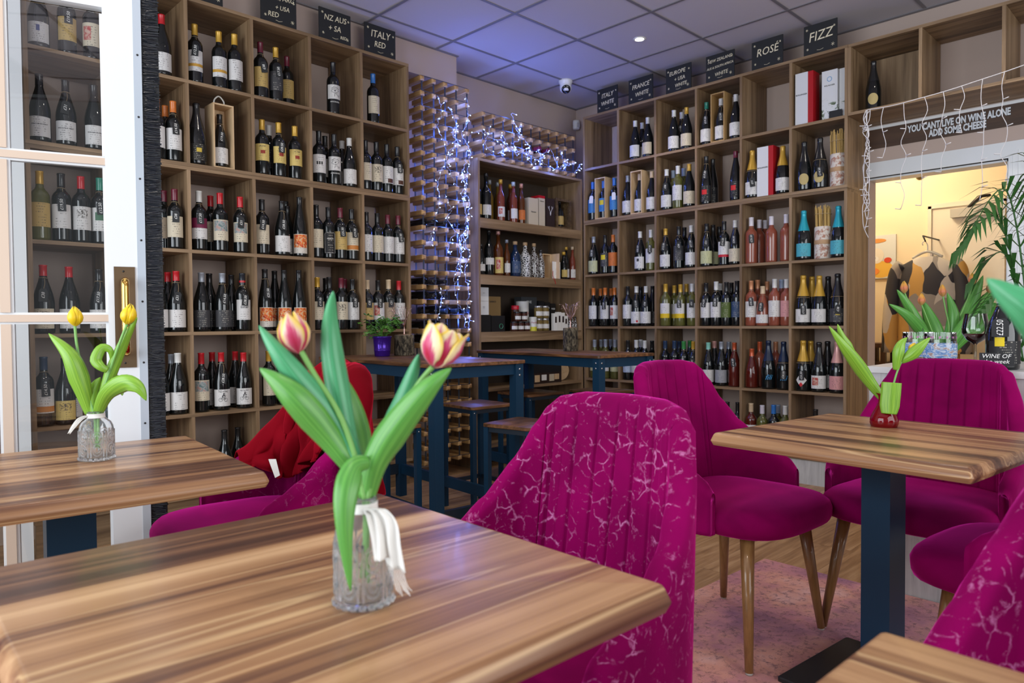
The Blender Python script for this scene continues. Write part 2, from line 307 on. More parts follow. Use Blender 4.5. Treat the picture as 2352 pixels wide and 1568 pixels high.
# ---- where the bottles stand: (shelving, row, column, position along the shelf, depth in the cubby, shape, cap, glass, label, style, price tag)
BOTTLES = [
 ("L",0,-2,0.766,0.056,"U","k","dark","white","shield",0),
 ("L",0,-2,0.88,0.056,"B","k","dark","gold","plain",1),
 ("L",0,-2,0.985,0.056,"B","k","dark","cream","redart",0),
 ("L",0,-1,1.305,0.056,"U","r","dark","white","plain",0),
 ("L",0,0,1.47,0.056,"B","y","dark","white","goldband",1),
 ("L",0,0,1.598,0.056,"B","y","dark","white","goldband",0),
 ("L",0,0,1.684,0.056,"B","y","dark","white","plain",0),
 ("L",0,1,1.832,0.056,"B","m","dark","gold","plain",1),
 ("L",0,1,1.924,0.056,"B","y","dark","charcoal","plain",1),
 ("L",0,1,2.04,0.15,"B","m","dark","gold","plain",0),
 ("L",0,2,2.294,0.056,"B","k","dark","white","eye",0),
 ("L",0,3,2.581,0.056,"B","b","dark","cream","plain",0),
 ("L",1,-2,0.763,0.056,"U","k","dark","white","moulin",0),
 ("L",1,-2,0.868,0.056,"U","k","dark","white","moulin",1),
 ("L",1,-2,0.987,0.056,"U","k","dark","white","moulin",0),
 ("L",1,-1,1.272,0.056,"B","o","dark","white","plain",0),
 ("L",1,-1,1.353,0.056,"B","o","dark","white","plain",1),
 ("L",1,-1,1.346,0.15,"B","o","dark","white","plain",0),
 ("L",1,0,1.471,0.056,"C","k","dark","dark","goldmark",0),
 ("L",1,1,1.834,0.056,"B","y","dark","yellow","altai",0),
 ("L",1,1,1.934,0.056,"B","y","dark","yellow","altai",1),
 ("L",1,1,2.035,0.056,"B","y","dark","yellow","altai",0),
 ("L",1,1,1.921,0.15,"B","w","dark","charcoal","plain",0),
 ("L",1,2,2.191,0.056,"B","k","dark","white","squares",0),
 ("L",1,2,2.294,0.056,"B","k","dark","white","eye",0),
 ("L",1,2,2.401,0.056,"U","w","dark","white","plain",0),
 ("L",1,2,2.286,0.15,"B","k","dark","white","plain",0),
 ("L",1,2,2.406,0.15,"U","w","dark","white","plain",0),
 ("L",1,3,2.518,0.056,"B","k","dark","cream","plain",0),
 ("L",1,3,2.6,0.056,"B","k","dark","cream","picture",0),
 ("L",1,3,2.681,0.056,"B","k","dark","white","darkfoot",0),
 ("L",1,3,2.763,0.056,"B","k","dark","white","darkfoot",1),
 ("L",2,-2,0.755,0.056,"B","y","white","gold","plain",0),
 ("L",2,-2,0.841,0.056,"B","k","dark","white","plain",1),
 ("L",2,-2,0.923,0.056,"B","r","dark","white","picture",0),
 ("L",2,-2,1.004,0.056,"B","g","dark","white","greenring",1),
 ("L",2,-1,1.352,0.056,"B","m","dark","cream","plain",1),
 ("L",2,-1,1.331,0.15,"B","m","dark","tan","plain",0),
 ("L",2,0,1.476,0.056,"B","w","dark","white","maroontop",1),
 ("L",2,0,1.588,0.056,"B","r","dark","cream","landscape",0),
 ("L",2,0,1.7,0.056,"B","r","dark","cream","landscape",1),
 ("L",2,0,1.574,0.15,"B","r","dark","cream","plain",0),
 ("L",2,1,1.826,0.056,"B","k","dark","cream","plain",1),
 ("L",2,1,1.947,0.056,"U","k","dark","white","plain",1),
 ("L",2,1,2.059,0.056,"F","k","dark","tiger","tiger",0),
 ("L",2,1,2.028,0.15,"U","k","dark","white","plain",0),
 ("L",2,1,2.059,0.23,"F","k","dark","tiger","tiger",0),
 ("L",2,2,2.166,0.056,"B","k","dark","cream","plain",0),
 ("L",2,2,2.248,0.056,"B","k","dark","black","merlot",0),
 ("L",2,2,2.33,0.056,"B","m","dark","gold","plain",1),
 ("L",2,2,2.411,0.056,"B","k","dark","cream","orangeband",1),
 ("L",2,3,2.518,0.056,"B","k","dark","white","plain",0),
 ("L",2,3,2.6,0.056,"B","k","dark","cream","plain",0),
 ("L",2,3,2.681,0.056,"B","m","dark","white","plain",0),
 ("L",2,3,2.763,0.056,"B","m","dark","white","plain",1),
 ("L",3,-2,0.76,0.056,"U","r","dark","cream","picture",1),
 ("L",3,-2,0.864,0.056,"U","r","dark","white","plain",0),
 ("L",3,-2,0.991,0.056,"U","k","dark","white","plain",1),
 ("L",3,-1,1.263,0.056,"U","r","dark","white","plain",0),
 ("L",3,-1,1.352,0.056,"U","r","dark","white","plain",1),
 ("L",3,-1,1.342,0.15,"U","r","dark","white","plain",0),
 ("L",3,0,1.481,0.056,"U","s","dark","charcoal","plain",0),
 ("L",3,0,1.593,0.056,"U","s","dark","charcoal","plain",1),
 ("L",3,0,1.705,0.056,"B","kr","dark","white","aster",1),
 ("L",3,0,1.559,0.15,"U","k","dark","charcoal","plain",0),
 ("L",3,0,1.683,0.15,"U","k","dark","charcoal","plain",0),
 ("L",3,1,1.837,0.056,"F","k","dark","tiger","tiger",1),
 ("L",3,1,1.954,0.056,"F","k","dark","tiger","tiger",0),
 ("L",3,1,2.047,0.056,"F","k","dark","tiger","tiger",0),
 ("L",3,1,1.941,0.15,"F","k","dark","tiger","tiger",0),
 ("L",3,2,2.166,0.056,"B","y","dark","cream","plain",1),
 ("L",3,2,2.248,0.056,"B","k","dark","black","plain",0),
 ("L",3,2,2.33,0.056,"B","m","dark","cream","picture",0),
 ("L",3,2,2.411,0.056,"B","k","dark","white","plain",1),
 ("L",3,2,2.276,0.15,"B","k","dark","black","plain",0),
 ("L",3,2,2.411,0.15,"B","m","dark","black","plain",0),
 ("L",3,3,2.518,0.056,"B","c","dark","gold","plain",1),
 ("L",3,3,2.6,0.056,"B","k","dark","white","redart",1),
 ("L",3,3,2.681,0.056,"B","c","dark","tan","plain",1),
 ("L",3,3,2.763,0.056,"B","r","dark","white","plain",0),
 ("L",4,-2,0.753,0.056,"B","n","dark","white","orangeband",1),
 ("L",4,-2,0.838,0.056,"U","k","dark","yellow","picture",0),
 ("L",4,-2,0.891,0.15,"U","k","dark","white","plain",0),
 ("L",4,-1,1.263,0.056,"U","k","dark","white","plain",0),
 ("L",4,-1,1.352,0.056,"U","w","dark","white","plain",0),
 ("L",4,-1,1.352,0.15,"U","s","dark","cream","plain",0),
 ("L",4,0,1.472,0.056,"B","r","dark","cream","landscape",0),
 ("L",4,0,1.579,0.056,"U","r","dark","white","bike",1),
 ("L",4,0,1.704,0.056,"U","r","dark","white","bike",0),
 ("L",4,0,1.567,0.15,"U","r","dark","white","plain",0),
 ("L",4,0,1.697,0.15,"U","r","dark","white","bike",0),
 ("L",4,1,1.851,0.056,"B","y","dark","cream","plain",0),
 ("L",4,1,1.939,0.056,"B","k","dark","cream","plain",0),
 ("L",5,0,1.59,0.056,"U","k","dark","cream","plain",0),
 ("L",5,0,1.704,0.15,"U","k","dark","white","plain",0),
 ("R",0,1,3.339,0.056,"U","w","dark","white","plain",0),
 ("R",0,1,3.22,0.056,"U","w","dark","cream","plain",0),
 ("R",0,1,3.339,0.15,"U","w","dark","white","plain",0),
 ("R",0,2,2.985,0.056,"U","w","dark","white","plain",0),
 ("R",0,2,2.876,0.056,"U","y","dark","cream","plain",0),
 ("R",0,2,2.976,0.15,"U","w","dark","white","plain",1),
 ("R",0,3,2.71,0.056,"U","g","dark","white","plain",1),
 ("R",0,3,2.595,0.056,"U","w","dark","white","plain",1),
 ("R",0,3,2.481,0.056,"U","w","dark","white","plain",0),
 ("R",1,0,3.768,0.056,"B","b","dark","blue","plain",2),
 ("R",1,0,3.655,0.056,"B","b","dark","blue","yellowmark",0),
 ("R",1,0,3.545,0.056,"B","b","dark","blue","plain",2),
 ("R",1,1,3.413,0.056,"U","s","dark","white","plain",0),
 ("R",1,1,3.297,0.056,"U","c","dark","white","plain",0),
 ("R",1,1,3.184,0.056,"U","c","dark","white","plain",0),
 ("R",1,2,3.05,0.056,"U","w","dark","white","plain",1),
 ("R",1,2,2.951,0.056,"B","w","white","white","plain",0),
 ("R",1,2,2.854,0.056,"U","y","dark","cream","plain",0),
 ("R",1,2,3.053,0.15,"B","lb","white","white","plain",0),
 ("R",1,2,2.961,0.15,"B","lb","white","white","plain",0),
 ("R",1,3,2.714,0.056,"F","k","dark","black","redmark",1),
 ("R",1,3,2.481,0.056,"F","m","dark","black","redmark",0),
 ("R",1,3,2.714,0.15,"F","k","dark","black","plain",0),
 ("R",1,4,2.356,0.056,"C","y","dark","white","plain",1),
 ("R",1,4,2.14,0.056,"C","y","dark","white","plain",0),
 ("R",1,5,1.996,0.056,"C","k","dark","gold","domshield",0),
 ("R",1,5,1.892,0.056,"C","k","dark","gold","domshield",1),
 ("R",2,0,3.764,0.056,"U","s","dark","lime","plain",1),
 ("R",2,0,3.643,0.056,"B","k","dark","charcoal","yellowmark",0),
 ("R",2,0,3.561,0.056,"B","o","dark","orange","plain",0),
 ("R",2,1,3.296,0.056,"U","w","dark","white","shieldk",1),
 ("R",2,1,3.194,0.056,"B","w","white","white","shieldk",1),
 ("R",2,2,3.06,0.056,"U","y","dark","white","plain",1),
 ("R",2,2,2.945,0.056,"B","k","dark","charcoal","plain",1),
 ("R",2,2,2.837,0.056,"U","w","dark","white","plain",1),
 ("R",2,2,2.954,0.15,"B","k","dark","charcoal","plain",0),
 ("R",2,3,2.711,0.056,"U","k","dark","lime","plain",1),
 ("R",2,3,2.571,0.056,"B","k","dark","white","redfoot",1),
 ("R",2,3,2.484,0.056,"U","w","dark","cream","plain",1),
 ("R",2,3,2.711,0.15,"U","k","dark","lime","plain",0),
 ("R",2,3,2.711,0.24,"U","k","dark","white","plain",0),
 ("R",2,4,2.364,0.056,"B","lw","rose","none","plain",1),
 ("R",2,4,2.218,0.056,"B","lw","rose","none","plain",0),
 ("R",2,4,2.115,0.056,"B","lw","rose","none","plain",0),
 ("R",2,4,2.352,0.15,"B","lw","rose","none","plain",0),
 ("R",2,4,2.354,0.24,"B","lw","rose","none","plain",0),
 ("R",2,5,1.997,0.056,"C","t","dark","teal","plain",0),
 ("R",2,5,1.775,0.056,"C","t","dark","teal","plain",0),
 ("R",3,0,3.768,0.056,"B","o","dark","white","plain",0),
 ("R",3,0,3.645,0.056,"B","o","dark","white","plain",1),
 ("R",3,0,3.547,0.056,"B","o","dark","white","redart",0),
 ("R",3,0,3.768,0.15,"B","o","dark","white","plain",0),
 ("R",3,0,3.655,0.15,"B","o","dark","white","plain",0),
 ("R",3,1,3.417,0.056,"B","k","dark","white","plain",0),
 ("R",3,1,3.332,0.056,"U","w","dark","white","reddot",1),
 ("R",3,1,3.242,0.056,"U","w","dark","white","plain",1),
 ("R",3,1,3.357,0.15,"U","k","dark","white","plain",0),
 ("R",3,1,3.244,0.15,"U","k","dark","charcoal","plain",0),
 ("R",3,2,3.061,0.056,"B","y","white","white","yellowfoot",0),
 ("R",3,2,2.93,0.056,"B","y","white","white","yellowfoot",1),
 ("R",3,2,2.83,0.056,"B","w","white","white","plain",1),
 ("R",3,2,3.044,0.15,"B","y","white","white","yellowfoot",0),
 ("R",3,2,2.936,0.15,"B","y","white","white","yellowfoot",0),
 ("R",3,3,2.715,0.056,"B","k","dark","white","plain",1),
 ("R",3,3,2.633,0.056,"B","w","dark","white","plain",1),
 ("R",3,3,2.552,0.056,"B","k","dark","olive","plain",0),
 ("R",3,3,2.47,0.056,"B","k","dark","navy","plain",0),
 ("R",3,3,2.655,0.15,"U","w","dark","white","plain",0),
 ("R",3,3,2.564,0.15,"B","k","dark","navy","plain",0),
 ("R",3,4,2.364,0.056,"B","cp","rose","white","plain",1),
 ("R",3,4,2.279,0.056,"S","c","rose","white","plain",1),
 ("R",3,4,2.194,0.056,"B","w","rose","white","plain",0),
 ("R",3,4,2.112,0.056,"B","w","rose","pink","plain",0),
 ("R",3,4,2.364,0.15,"B","cp","rose","white","plain",0),
 ("R",3,4,2.332,0.23,"B","cp","rose","white","plain",0),
 ("R",3,4,2.19,0.15,"B","lb","rose","pink","plain",0),
 ("R",3,5,1.999,0.056,"C","y","dark","white","plain",1),
 ("R",3,5,1.894,0.056,"C","y","dark","white","plain",0),
 ("R",3,5,1.778,0.056,"C","k","dark","charcoal","goldmark",1),
 ("R",3,5,1.984,0.158,"C","y","dark","white","plain",0),
 ("R",3,5,1.878,0.158,"C","k","dark","charcoal","plain",0),
 ("R",4,0,3.758,0.056,"B","s","white","lime","plain",0),
 ("R",4,0,3.643,0.056,"B","s","white","white","plain",0),
 ("R",4,0,3.545,0.056,"B","s","white","lime","plain",0),
 ("R",4,0,3.764,0.15,"B","s","white","white","plain",0),
 ("R",4,0,3.662,0.15,"B","s","dark","white","plain",0),
 ("R",4,1,3.417,0.056,"B","k","dark","lightblue","plain",0),
 ("R",4,1,3.335,0.056,"B","w","dark","white","plain",0),
 ("R",4,1,3.254,0.056,"B","w","dark","white","plain",0),
 ("R",4,1,3.358,0.15,"B","w","dark","white","plain",0),
 ("R",4,1,3.25,0.15,"B","k","dark","white","plain",0),
 ("R",4,2,3.066,0.056,"B","n","dark","charcoal","plain",0),
 ("R",4,2,2.984,0.056,"B","n","dark","charcoal","plain",0),
 ("R",4,2,2.903,0.056,"B","dg","dark","white","plain",1),
 ("R",4,2,2.821,0.056,"B","y","dark","white","plain",1),
 ("R",4,2,3.002,0.15,"U","n","dark","charcoal","plain",0),
 ("R",4,2,2.907,0.15,"U","dg","dark","white","plain",0),
 ("R",4,3,2.697,0.056,"U","mt","dark","white","plain",0),
 ("R",4,3,2.592,0.056,"U","s","dark","grey","plain",0),
 ("R",4,3,2.49,0.056,"U","or","dkrose","none","plain",1),
 ("R",4,3,2.701,0.15,"U","p","dark","white","plain",0),
 ("R",4,3,2.585,0.15,"U","s","dark","white","plain",0),
 ("R",4,4,2.359,0.056,"S","or","dkrose","none","plain",0),
 ("R",4,4,2.238,0.056,"C","nb","dark","black","fili",0),
 ("R",4,4,2.131,0.056,"C","nb","dark","black","fili",1),
 ("R",4,4,2.347,0.15,"B","or","rose","none","plain",0),
 ("R",4,4,2.23,0.15,"B","cp","rose","none","plain",0),
 ("R",4,5,1.998,0.056,"C","y","dark","white","diamond",1),
 ("R",4,5,1.895,0.056,"C","k","dark","white","redart",0),
 ("R",4,5,1.779,0.056,"C","p","dark","pink","plain",0),
 ("R",4,5,1.991,0.158,"C","y","dark","white","plain",0),
 ("R",4,5,1.88,0.158,"C","k","dark","white","plain",0),
 ("R",5,3,2.545,0.056,"B","k","dark","white","plain",0),
 ("R",5,3,2.464,0.056,"B","k","dark","white","plain",0),
 ("R",5,4,2.364,0.056,"B","c","dkrose","white","plain",0),
 ("R",5,4,2.282,0.056,"B","lw","white","lilac","plain",0),
 ("R",5,4,2.2,0.056,"B","b","dark","white","plain",0),
 ("R",5,4,2.119,0.056,"B","w","white","white","plain",0),
 ("R",5,4,2.213,0.15,"B","lb","white","white","plain",0),
 ("R",5,5,1.916,0.056,"B","k","dark","white","plain",0),
]
# ---- tulip stems, heads and leaves in room coordinates
PLANTS = [
 ("front","stem",[(0.462,0.731,0.764),(0.466,0.73,0.858),(0.451,0.749,0.949),(0.427,0.775,1.01),(0.416,0.786,1.038)],0.0034,0),
 ("front","head_flame",[(0.414,0.787,1.035),(0.407,0.797,1.078)],0.0513,0),
 ("front","stem",[(0.467,0.726,0.758),(0.469,0.727,0.86),(0.487,0.713,0.936),(0.513,0.689,0.993),(0.528,0.675,1.018)],0.0034,0),
 ("front","head_open",[(0.53,0.674,1.016),(0.542,0.663,1.065)],0.0544,0),
 ("front","leaf",[(0.461,0.736,0.892),(0.456,0.758,0.956),(0.451,0.772,1.025),(0.448,0.773,1.073),(0.445,0.76,1.11)],0.0283,0.5),
 ("front","leaf",[(0.461,0.737,0.905),(0.445,0.754,0.947),(0.411,0.769,0.996),(0.387,0.786,1.037),(0.376,0.812,1.069)],0.0304,0.5),
 ("front","leaf",[(0.459,0.739,0.892),(0.434,0.751,0.933),(0.399,0.758,0.979),(0.382,0.776,1.003),(0.371,0.801,1.019)],0.0345,0.4),
 ("front","leaf",[(0.466,0.732,0.889),(0.478,0.763,0.926),(0.478,0.779,0.968),(0.465,0.779,1.009)],0.0345,0.4),
 ("front","leaf",[(0.466,0.718,0.906),(0.443,0.713,0.905),(0.424,0.702,0.88),(0.419,0.698,0.837),(0.425,0.697,0.768)],0.0283,0.3),
 ("front","leaf",[(0.467,0.729,0.858),(0.471,0.713,0.907),(0.486,0.687,0.952),(0.512,0.662,0.995),(0.538,0.652,1.017)],0.0366,0.5),
 ("front","leaf",[(0.471,0.727,0.889),(0.491,0.722,0.934),(0.514,0.716,0.978),(0.524,0.707,1.013),(0.526,0.699,1.033)],0.0209,0.5),
 ("left","stem",[(0.495,1.991,0.764),(0.492,1.997,0.851),(0.478,2.013,0.928),(0.466,2.028,1.015),(0.463,2.033,1.072)],0.0034,0),
 ("left","head_yellow",[(0.464,2.032,1.069),(0.463,2.035,1.119)],0.0523,0),
 ("left","stem",[(0.498,1.988,0.764),(0.5,1.989,0.857),(0.515,1.977,0.927),(0.538,1.958,1.014),(0.556,1.942,1.074)],0.0034,0),
 ("left","head_yellow",[(0.555,1.943,1.073),(0.565,1.935,1.125)],0.0545,0),
 ("left","leaf",[(0.486,2.003,0.851),(0.465,1.998,0.929),(0.444,2.007,1.0),(0.411,2.055,1.053)],0.0457,0.4),
 ("left","leaf",[(0.501,1.988,0.857),(0.52,1.972,0.938),(0.553,1.957,1.03),(0.575,1.924,1.092)],0.0283,0.5),
 ("left","leaf",[(0.516,1.963,0.96),(0.501,1.964,0.97),(0.493,1.973,0.988),(0.507,1.974,1.015),(0.525,1.97,1.008),(0.529,1.979,0.972)],0.0261,0.3),
 ("left","leaf",[(0.498,1.991,0.851),(0.507,1.942,0.903),(0.532,1.89,0.931),(0.557,1.866,0.92),(0.573,1.863,0.887)],0.0436,0.3),
 ("left","leaf",[(0.494,1.995,0.851),(0.49,2.0,0.889),(0.498,2.007,0.916),(0.511,2.009,0.941)],0.037,0.4),
 ("left","leaf",[(0.515,1.991,0.926),(0.536,1.985,0.934),(0.549,1.985,0.919),(0.553,1.981,0.893)],0.0283,0.3),
 ("red","leaf",[(2.359,0.76,0.823),(2.331,0.789,0.875),(2.278,0.816,0.944),(2.24,0.841,0.998),(2.222,0.874,1.053)],0.0405,0.4),
 ("red","leaf",[(2.298,0.81,0.923),(2.265,0.83,0.984),(2.251,0.845,1.018),(2.242,0.856,1.059)],0.027,0.4),
 ("red","leaf",[(2.315,0.731,0.786),(2.318,0.73,0.819),(2.321,0.728,0.852),(2.323,0.727,0.881)],0.054,0.2),
 ("red","stem",[(2.365,0.752,0.766),(2.374,0.745,0.834),(2.392,0.731,0.915),(2.415,0.71,0.974)],0.003,0),
 ("red","head_yellow",[(2.418,0.707,0.974),(2.434,0.692,0.998)],0.0324,0),
 ("red","leaf",[(2.388,0.735,0.915),(2.382,0.728,0.962),(2.39,0.721,0.996),(2.415,0.712,1.016)],0.0324,0.4),
 ("red","leaf",[(2.398,0.726,0.942),(2.4,0.697,0.962),(2.411,0.673,0.989),(2.432,0.653,1.016)],0.0351,0.4),
 ("counter","stem",[(3.866,0.993,0.886),(3.809,1.054,1.016),(3.767,1.099,1.143),(3.751,1.118,1.202)],0.0035,0),
 ("counter","stem",[(3.874,0.986,0.885),(3.846,1.017,0.995),(3.819,1.047,1.1),(3.806,1.061,1.146)],0.0035,0),
 ("counter","stem",[(3.878,0.981,0.885),(3.899,0.965,1.015),(3.89,0.979,1.12),(3.882,0.988,1.183)],0.0035,0),
 ("counter","stem",[(3.884,0.975,0.885),(3.93,0.937,1.057),(3.971,0.901,1.182),(3.984,0.89,1.235)],0.0035,0),
 ("counter","stem",[(3.887,0.973,0.885),(3.96,0.907,1.057),(4.02,0.853,1.161),(4.041,0.833,1.198)],0.0035,0),
 ("counter","head_bud",[(3.751,1.118,1.197),(3.749,1.121,1.258)],0.063,0),
 ("counter","head_bud",[(3.806,1.061,1.138),(3.811,1.059,1.195)],0.063,0),
 ("counter","head_bud",[(3.882,0.988,1.179),(3.881,0.992,1.236)],0.063,0),
 ("counter","head_bud",[(3.984,0.89,1.233),(3.987,0.89,1.296)],0.063,0),
 ("counter","head_bud",[(4.041,0.833,1.194),(4.05,0.826,1.245)],0.063,0),
 ("counter","leaf",[(3.867,0.993,0.9),(3.816,1.046,0.995),(3.715,1.093,1.09),(3.652,1.156,1.147)],0.0546,0.4),
 ("counter","leaf",[(3.864,0.996,0.9),(3.809,1.054,1.016),(3.76,1.107,1.143),(3.724,1.144,1.217)],0.0504,0.4),
 ("counter","leaf",[(3.869,0.99,0.894),(3.888,1.018,0.994),(3.867,1.041,1.079),(3.835,1.062,1.164)],0.0756,0.3),
 ("counter","leaf",[(3.866,0.993,0.894),(3.764,1.026,0.955),(3.73,1.046,0.997),(3.715,1.031,0.919)],0.084,0.3),
 ("counter","leaf",[(3.878,0.981,0.894),(3.906,0.958,0.994),(3.916,0.952,1.099),(3.898,0.974,1.2)],0.063,0.4),
 ("counter","leaf",[(3.884,0.976,0.894),(3.96,0.934,1.015),(4.02,0.894,1.162),(4.046,0.859,1.284)],0.0714,0.4),
 ("counter","leaf",[(3.89,0.97,0.894),(3.967,0.9,1.046),(4.03,0.842,1.161),(4.069,0.807,1.234)],0.0714,0.4),
 ("counter","leaf",[(3.89,0.97,0.894),(3.901,0.893,0.995),(3.929,0.826,1.056),(3.988,0.798,1.128),(3.978,0.837,1.143)],0.0588,0.4),
 ("counter","leaf",[(3.881,0.978,0.894),(3.875,0.932,0.985),(3.903,0.88,1.077),(3.931,0.839,1.097)],0.0546,0.4),
 ("near","leaf",[(0.808,0.073,0.968),(0.759,0.094,1.023),(0.725,0.116,1.071),(0.719,0.136,1.092),(0.72,0.15,1.105)],0.0361,0.4),
]
# ------------------------------------------------------------------ the room
ZT = 2.777                      # top of the tall shelf units
YA, XB = 3.828, 4.601           # front planes of the red wine and white wine shelving
YW, XW, ZC = 4.22, 4.975, 3.0   # wall behind the red wine shelving, wall behind the white wine shelving, ceiling

floor = struct('floor', (2.0, 1.5, 0))
MB().box((-1.6,-2.2,-0.06), (6.6,4.3,-0.006)).build('subfloor', mat('dark_joint', (0.05,0.03,0.02), 0.8), floor)
plank_me = MB().box((-0.599,-0.0935,-0.006), (0.599,0.0935,0.0)).mesh('plank', False, floor_wood)
for i in range(34):
    for k in range(7):
        x = -1.0 + 1.2*k + (0.0, 0.5, 0.23, 0.81)[i % 4]*0.9; y = -2.05 + 0.188*i
        if x > 6.2: continue
        o = inst('plank', plank_me, floor, (x-2.0, y-1.5, 0.0))

def wall(name, loc, boxes, m):
    w = MB()
    for a, b_ in boxes: w.box(a, b_)
    o = w.build(name, m); tag(o, kind='structure'); return o
wall('wall_left', (0,0,0), [((0.50,YW,0), (XW+0.12,YW+0.12,ZC+0.02))], wall_paint)
wall('trim_1', (0,0,0), [((0.70,3.97,ZT+0.012), (3.353,YW,ZC))], wall_paint)          # boxed-in bulkhead over the red wine shelves
DY0, DY1, DZ = 0.93, 1.70, 2.0
wall('wall_right', (0,0,0), [((XW,DY1,0), (XW+0.12,YW+0.12,ZC+0.02)), ((XW,-2.2,0), (XW+0.12,DY0,ZC+0.02)), ((XW,DY0,DZ), (XW+0.12,DY1,ZC+0.02))], wall_paint)
wall('wall_back', (0,0,0), [((6.40,-0.2,0), (6.5,3.2,2.7))], warm_wall)
wall('wall_side', (0,0,0), [((XW+0.12,2.5,0), (6.4,2.6,2.7)), ((XW+0.12,-0.3,0),(6.4,-0.2,2.7))], warm_wall)

ceil = struct('ceiling', (2.0, 1.0, ZC))
TM = tile_mat
tile_me = MB().box((-0.291,-0.291,0.0), (0.291,0.291,0.018)).mesh('ceiling_tile', False, TM)
gx = [3.155-0.6*k for k in range(-3, 8)]; gy = [3.170-0.6*k for k in range(-2, 9)]
for a in gx:
    for c_ in gy:
        x, y = a+0.3, c_+0.3
        x1, y1 = min(x+0.291, XW), min(y+0.291, YW); x0, y0 = x-0.291, y-0.291
        if x1-x0 < 0.05 or y1-y0 < 0.05: continue
        if x1 < x+0.29 or y1 < y+0.29: MB().box((x0,y0,ZC), (x1,y1,ZC+0.018)).build('ceiling_tile', TM, ceil)
        else: inst('ceiling_tile', tile_me, ceil, (x-2.0, y-1.0, 0))
for a in gx:
    MB().box((a-0.010,-1.7,ZC-0.005), (a+0.010,YW,ZC+0.012)).build('grid_bar', tbar, ceil)
for c_ in gy:
    MB().box((-1.7,c_-0.010,ZC-0.004), (XW,c_+0.010,ZC+0.011)).build('grid_bar', tbar, ceil)
MB().box((-1.7,YW-0.022,ZC-0.006), (XW,YW,ZC+0.01)).build('edge_trim', tbar, ceil)
MB().box((XW-0.022,-1.7,ZC-0.006), (XW,YW,ZC+0.01)).build('edge_trim', tbar, ceil)
MB().box((0.7,3.95,ZC-0.006), (3.36,3.972,ZC+0.01)).build('edge_trim', tbar, ceil)
MB().box((-1.7,-1.7,ZC+0.06), (XW,YW,ZC+0.1)).build('ceiling_void', black_mat, ceil)
MB().box((XW+0.12,-0.3,2.7), (6.5,2.6,2.75)).build('back_room_ceiling', white_paint, ceil)

# ceiling downlights: a lit disc in a rim, with its own lamp
lit = mat('downlight_glow', (1,0.95,0.85), 0.5, emis=(1.0,0.93,0.82), estr=30)
LAMPS = [(4.055,2.87), (2.855,2.87), (1.655,2.87), (4.055,1.07), (2.855,1.07), (1.655,1.07), (0.455,2.27), (0.455,0.47)]
LAMPN = ['small lit round downlight recessed in a ceiling tile, in the picture'] + ['round recessed downlight out of the picture, ' + s for s in ('over the near bar table', 'between the left shelves and left table', 'over the doorway shelf', 'over the counter side of the right table', 'over the plain chairs', 'over the left table', 'over the front table')]
for k, (x, y) in enumerate(LAMPS):
    t = thing('ceiling_downlight', LAMPN[k], 'light', (x,y,ZC), 0, 'recessed ceiling downlights')
    MB().lathe([(0.028,-0.001),(0.042,-0.001),(0.044,-0.004),(0.040,-0.007),(0.030,-0.006),(0.028,-0.001)], 24, cap=False).build('rim', white_plastic, t, True)
    MB().lathe([(0.0,-0.002),(0.029,-0.002)], 24, cap=False).build('bulb', lit, t)
    d = bpy.data.lights.new('downlight_lamp', 'SPOT'); d.energy = 19; d.color = (1.0,0.90,0.78); d.spot_size = 2.2; d.spot_blend = 0.7; d.shadow_soft_size = 0.03
    o = bpy.data.objects.new('downlight_lamp', d); C.objects.link(o); o.parent = t; o.location = (0,0,-0.015)
d = bpy.data.lights.new('back_room_lamp', 'POINT'); d.energy = 30; d.color = (1.0,0.84,0.60); d.shadow_soft_size = 0.12
o = bpy.data.objects.new('back_room_lamp', d); C.objects.link(o); o.location = (5.65,2.0,2.5)

# security camera
t = thing('security_camera', 'white turret security camera hanging under the ceiling tiles', 'camera', (4.318,3.768,ZC))
MB().lathe([(0.0,0),(0.055,0),(0.056,-0.012),(0.048,-0.03),(0.044,-0.045)], 24).build('mount', white_plastic, t, True)
hd = MB().lathe([(0.0,0.046),(0.028,0.04),(0.044,0.018),(0.047,0),(0.044,-0.02),(0.036,-0.034),(0.0,-0.036)], 24).build('ball_housing', white_plastic, t, True); hd.location = (0,0,-0.055)
ln = MB().lathe([(0.0,0.0),(0.034,0.0),(0.036,0.006),(0.03,0.012),(0.0,0.013)], 24).build('lens_window', mat('black_gloss', (0.01,0.01,0.012), 0.06), t, True)
dv = Vector((-0.55,-0.6,-0.62)).normalized(); ln.rotation_euler = dv.to_track_quat('Z','Y').to_euler(); ln.location = Vector((0,0,-0.055)) + dv*0.032
t = thing('motion_sensor', 'small white motion sensor fixed high in the room corner', 'sensor', (4.92,4.17,2.80))
bm_ = MB().lathe([(0.0,0),(0.026,0.002),(0.030,0.012),(0.031,0.07),(0.028,0.082),(0.0,0.086)], 20).build('housing', white_plastic, t, True)
MB().box((-0.024,-0.034,0.02), (0.012,-0.026,0.055)).build('lens_window', mat('frosted_lens', (0.6,0.6,0.62), 0.5), t)

# doorway frame on the right, with moulded architrave
tr = struct('trim_2', (XW, 1.3, 0))
for k, (w, p) in enumerate(((0.10,0.012),(0.075,0.022),(0.045,0.030),(0.02,0.036))):
    MB().box((XW-p,DY0-w,0), (XW-0.0005,DY0,DZ+w)).build('architrave_step', white_paint, tr)
    MB().box((XW-p,DY0,DZ), (XW-0.0005,DY1+0.06,DZ+w)).build('architrave_step', white_paint, tr)
MB().box((XW,DY0-0.001,0), (XW+0.12,DY0+0.012,DZ)).build('jamb', white_paint, tr)
MB().box((XW,DY0,DZ-0.012), (XW+0.12,DY1,DZ+0.001)).build('jamb', white_paint, tr)

